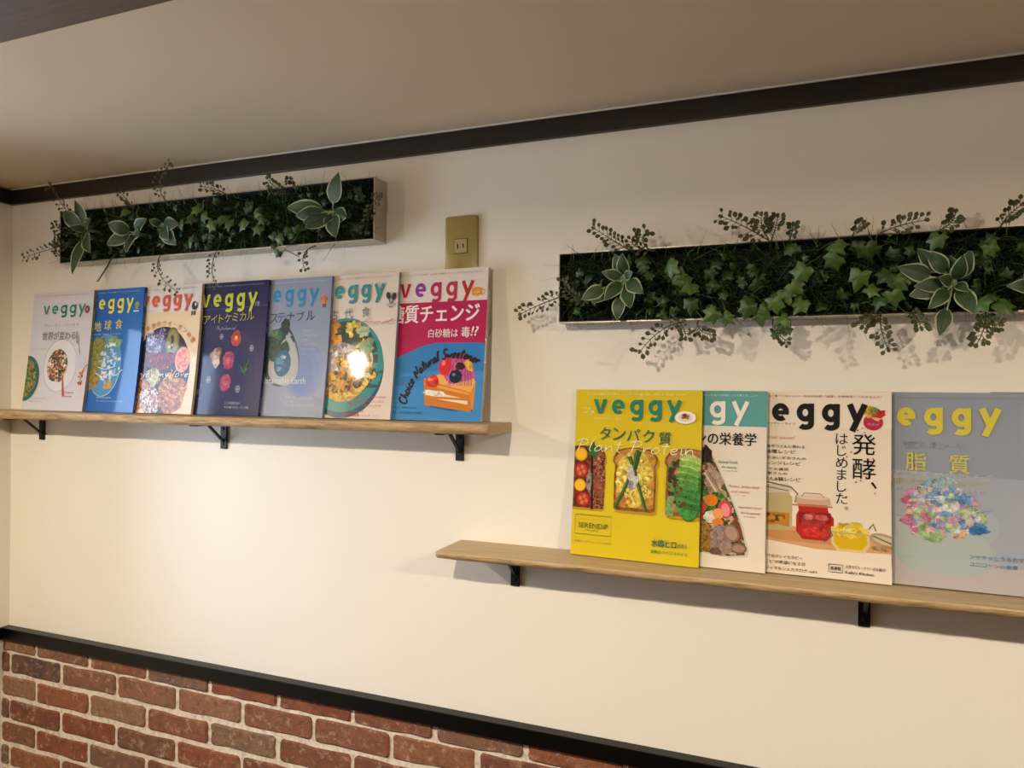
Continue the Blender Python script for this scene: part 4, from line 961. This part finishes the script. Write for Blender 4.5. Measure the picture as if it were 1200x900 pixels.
a.text('ベジタリアン・ライフ',30,52,87,56,'2a2624',.006)
a.chars('はじめました。',[(157,76),(157,95),(157,114),(157,133),(157,152),(157,171),(164,186)],17,'1c1a1a',.0)
a.chars('発酵',[(189,84),(189,122)],33,'1c1a1a',.004); a.text('、',199,142,207,153,'1c1a1a',.02)
for k in range(16): a.ell(a.rnd.uniform(160,212),a.rnd.uniform(56,175),1.3,1.3,a.rnd.choice(['b84858','8a5a68','c8788a']))
a.text('special issue!',30,74,87,81,'c88a80',-.004,.3)
for s_, x1, y, h, c in (('マクロビの中島デコさんに教わる',76,89,5,'2a2624'),('楽しむ、味噌レシピ',62,97,6.5,'2a2624'),('デトックス!玄米いずみさんの',78,108,5,'2a2624'),('甘酒のアレンジレシピ',70,116,6.5,'2a2624'),('とろり!一皿で大満足',52,127,4.6,'2a2624'),('麹、発酵教室さんの',50,134,4.6,'2a2624'),('塩麹のごはん&鍋レシピ',70,142,6.8,'2a2624')):
    a.text(s_,4,y,x1+26,y+h,c,.012)
for s_, x1, y in (('ときめく はじめてのクレイセラピー',76,268),('行こう!“まるごと”が希望になる日',80,277),('おきかえる ベジィマルシェカタログ vol.4',98,287)): a.text(s_,4,y,x1+24,y+5.5,'2a2624',.008)
a.frame(139,275,159,287,1,'2a2624'); a.text('新連載',141.5,278,156.5,284,'2a2624',.02); a.text('人気モデル・ケリーがお届け!',163,274,219,279.5,'2a2624',.008); a.text("Kelly's Kitchen",163,283,203,289,'2a2624',.012)
magazine('cream magazine with three preserve jars and black lettering, right of the white one', .1568, -.0440, ZS2+.0006, .042, .095, 'e3d6c6', a, '7a6450','d8ccc0')
# --- lower shelf 4: grey-blue cover
a = Art(14)
a.poly([(0,225),(90,235),(228,262),(228,298),(0,298)],'b2acb0'); a.poly([(0,120),(228,130),(228,262),(90,238),(0,228)],'9fa4b2')
a.ell(112,242,68,40,'9fb0b2'); a.poly([(48,190),(176,200),(168,262),(140,278),(76,276),(54,256)],'a8b2b4'); a.line([(46,192),(120,204),(180,212)],1.2,'8898a2'); a.ell(168,206,16,24,'a2acb6',20)
for cx, cy, rx, ry, c, rr in ((88,158,26,13,'c488a8',-20),(80,178,24,12,'bf9ab4',10),(76,198,20,20,'c07c9c',20),(118,154,30,14,'6a9cc4',20),(132,168,26,10,'5c8fc0',-10),(126,186,36,16,'a9ba8e',5),(104,176,24,10,'a4b290',-15),(150,200,18,11,'4f88bc',25),(156,208,14,7,'3f78b4',0),(100,214,22,16,'8fae7c',0),(128,212,20,10,'c8ac94',10),(112,140,20,8,'9bb4cc',-10),(66,168,10,6,'b86a8c',0)):
    a.blob(cx,cy,rx,ry,c,.25,rr)
a.bits(112,180,48,36,90,2.5,8,['d0c4d8','86acd0','b4c4a4','c898b4','6f9cc8','c8d0dc','a8bc98','9c8cb4','d8b8a4'],.4)
for k in range(12): x, y = a.rnd.uniform(66,160), a.rnd.uniform(145,220); a.line([(x,y),(x+a.rnd.uniform(8,24),y+a.rnd.uniform(-6,6))],1.6,a.rnd.choice(['d8dce4','7090b8','b0a8c0']),.4)
a.logo(13,187,24,29,'d3c548',9); a.topline('a8a47c')
a.into('cover_text'); a.text('最強ヘルシーな', 60,76,142,88,'b8bcc8',.006)
a.chars('脂質',[(76,108),(134,110)],28,'d2c662',.012)
a.text('世 界 保 健 学 が 提 唱 す る', 16,124,178,129,'c4c8d2',.006); a.text('最強脂質を生かす・オイルレシピ', 20,134,170,143,'c6be78',.008); a.text('知られざる油の力と美容の秘密・最新の健康法', 22,148,168,154,'c8ccd6',.006)
a.frame(14,226,46,254,.9,'bcc0ca'); a.text('SERENDIP',17,236,43,243,'c8ccd4'); a.text('オメガオイル',17,259,34,262,'c8ccd4')
a.text('シャキッとうるおす',146,243,214,250,'4f86b8',.006); a.text('ユニコーンの食卓',146,254,206,261,'4f86b8',.006)
magazine('pale grey-blue magazine with pastel cabbage picture, right of the jar cover', .3430, -.0405, ZS2+.0009, .040, .095, '8e97aa', a, '8a94ac','d8dce6')
# --- lower shelf 5: mauve-edged cover, only its top corner peeks out
a = Art(15)
a.rect(0,0,228,3.2,'7a5460'); a.logo(24,198,24,26,'c86a8a'); a.topline('f0e0e8'); a.blob(114,190,60,60,(150,'5a8a4c','c8b07c','d8a0a0','8a5a40'),.1); a.into('cover_text'); a.text('野菜のちから',30,80,180,104,'6a4a5c',.01)
magazine('mauve-topped magazine mostly hidden, a thin edge above the grey-blue cover', .5200, -.0365, ZS2+.0020, .036, .095, '8f8a9c', a, '8a7484','e8dce4')
bpy.data.objects.remove(_to)
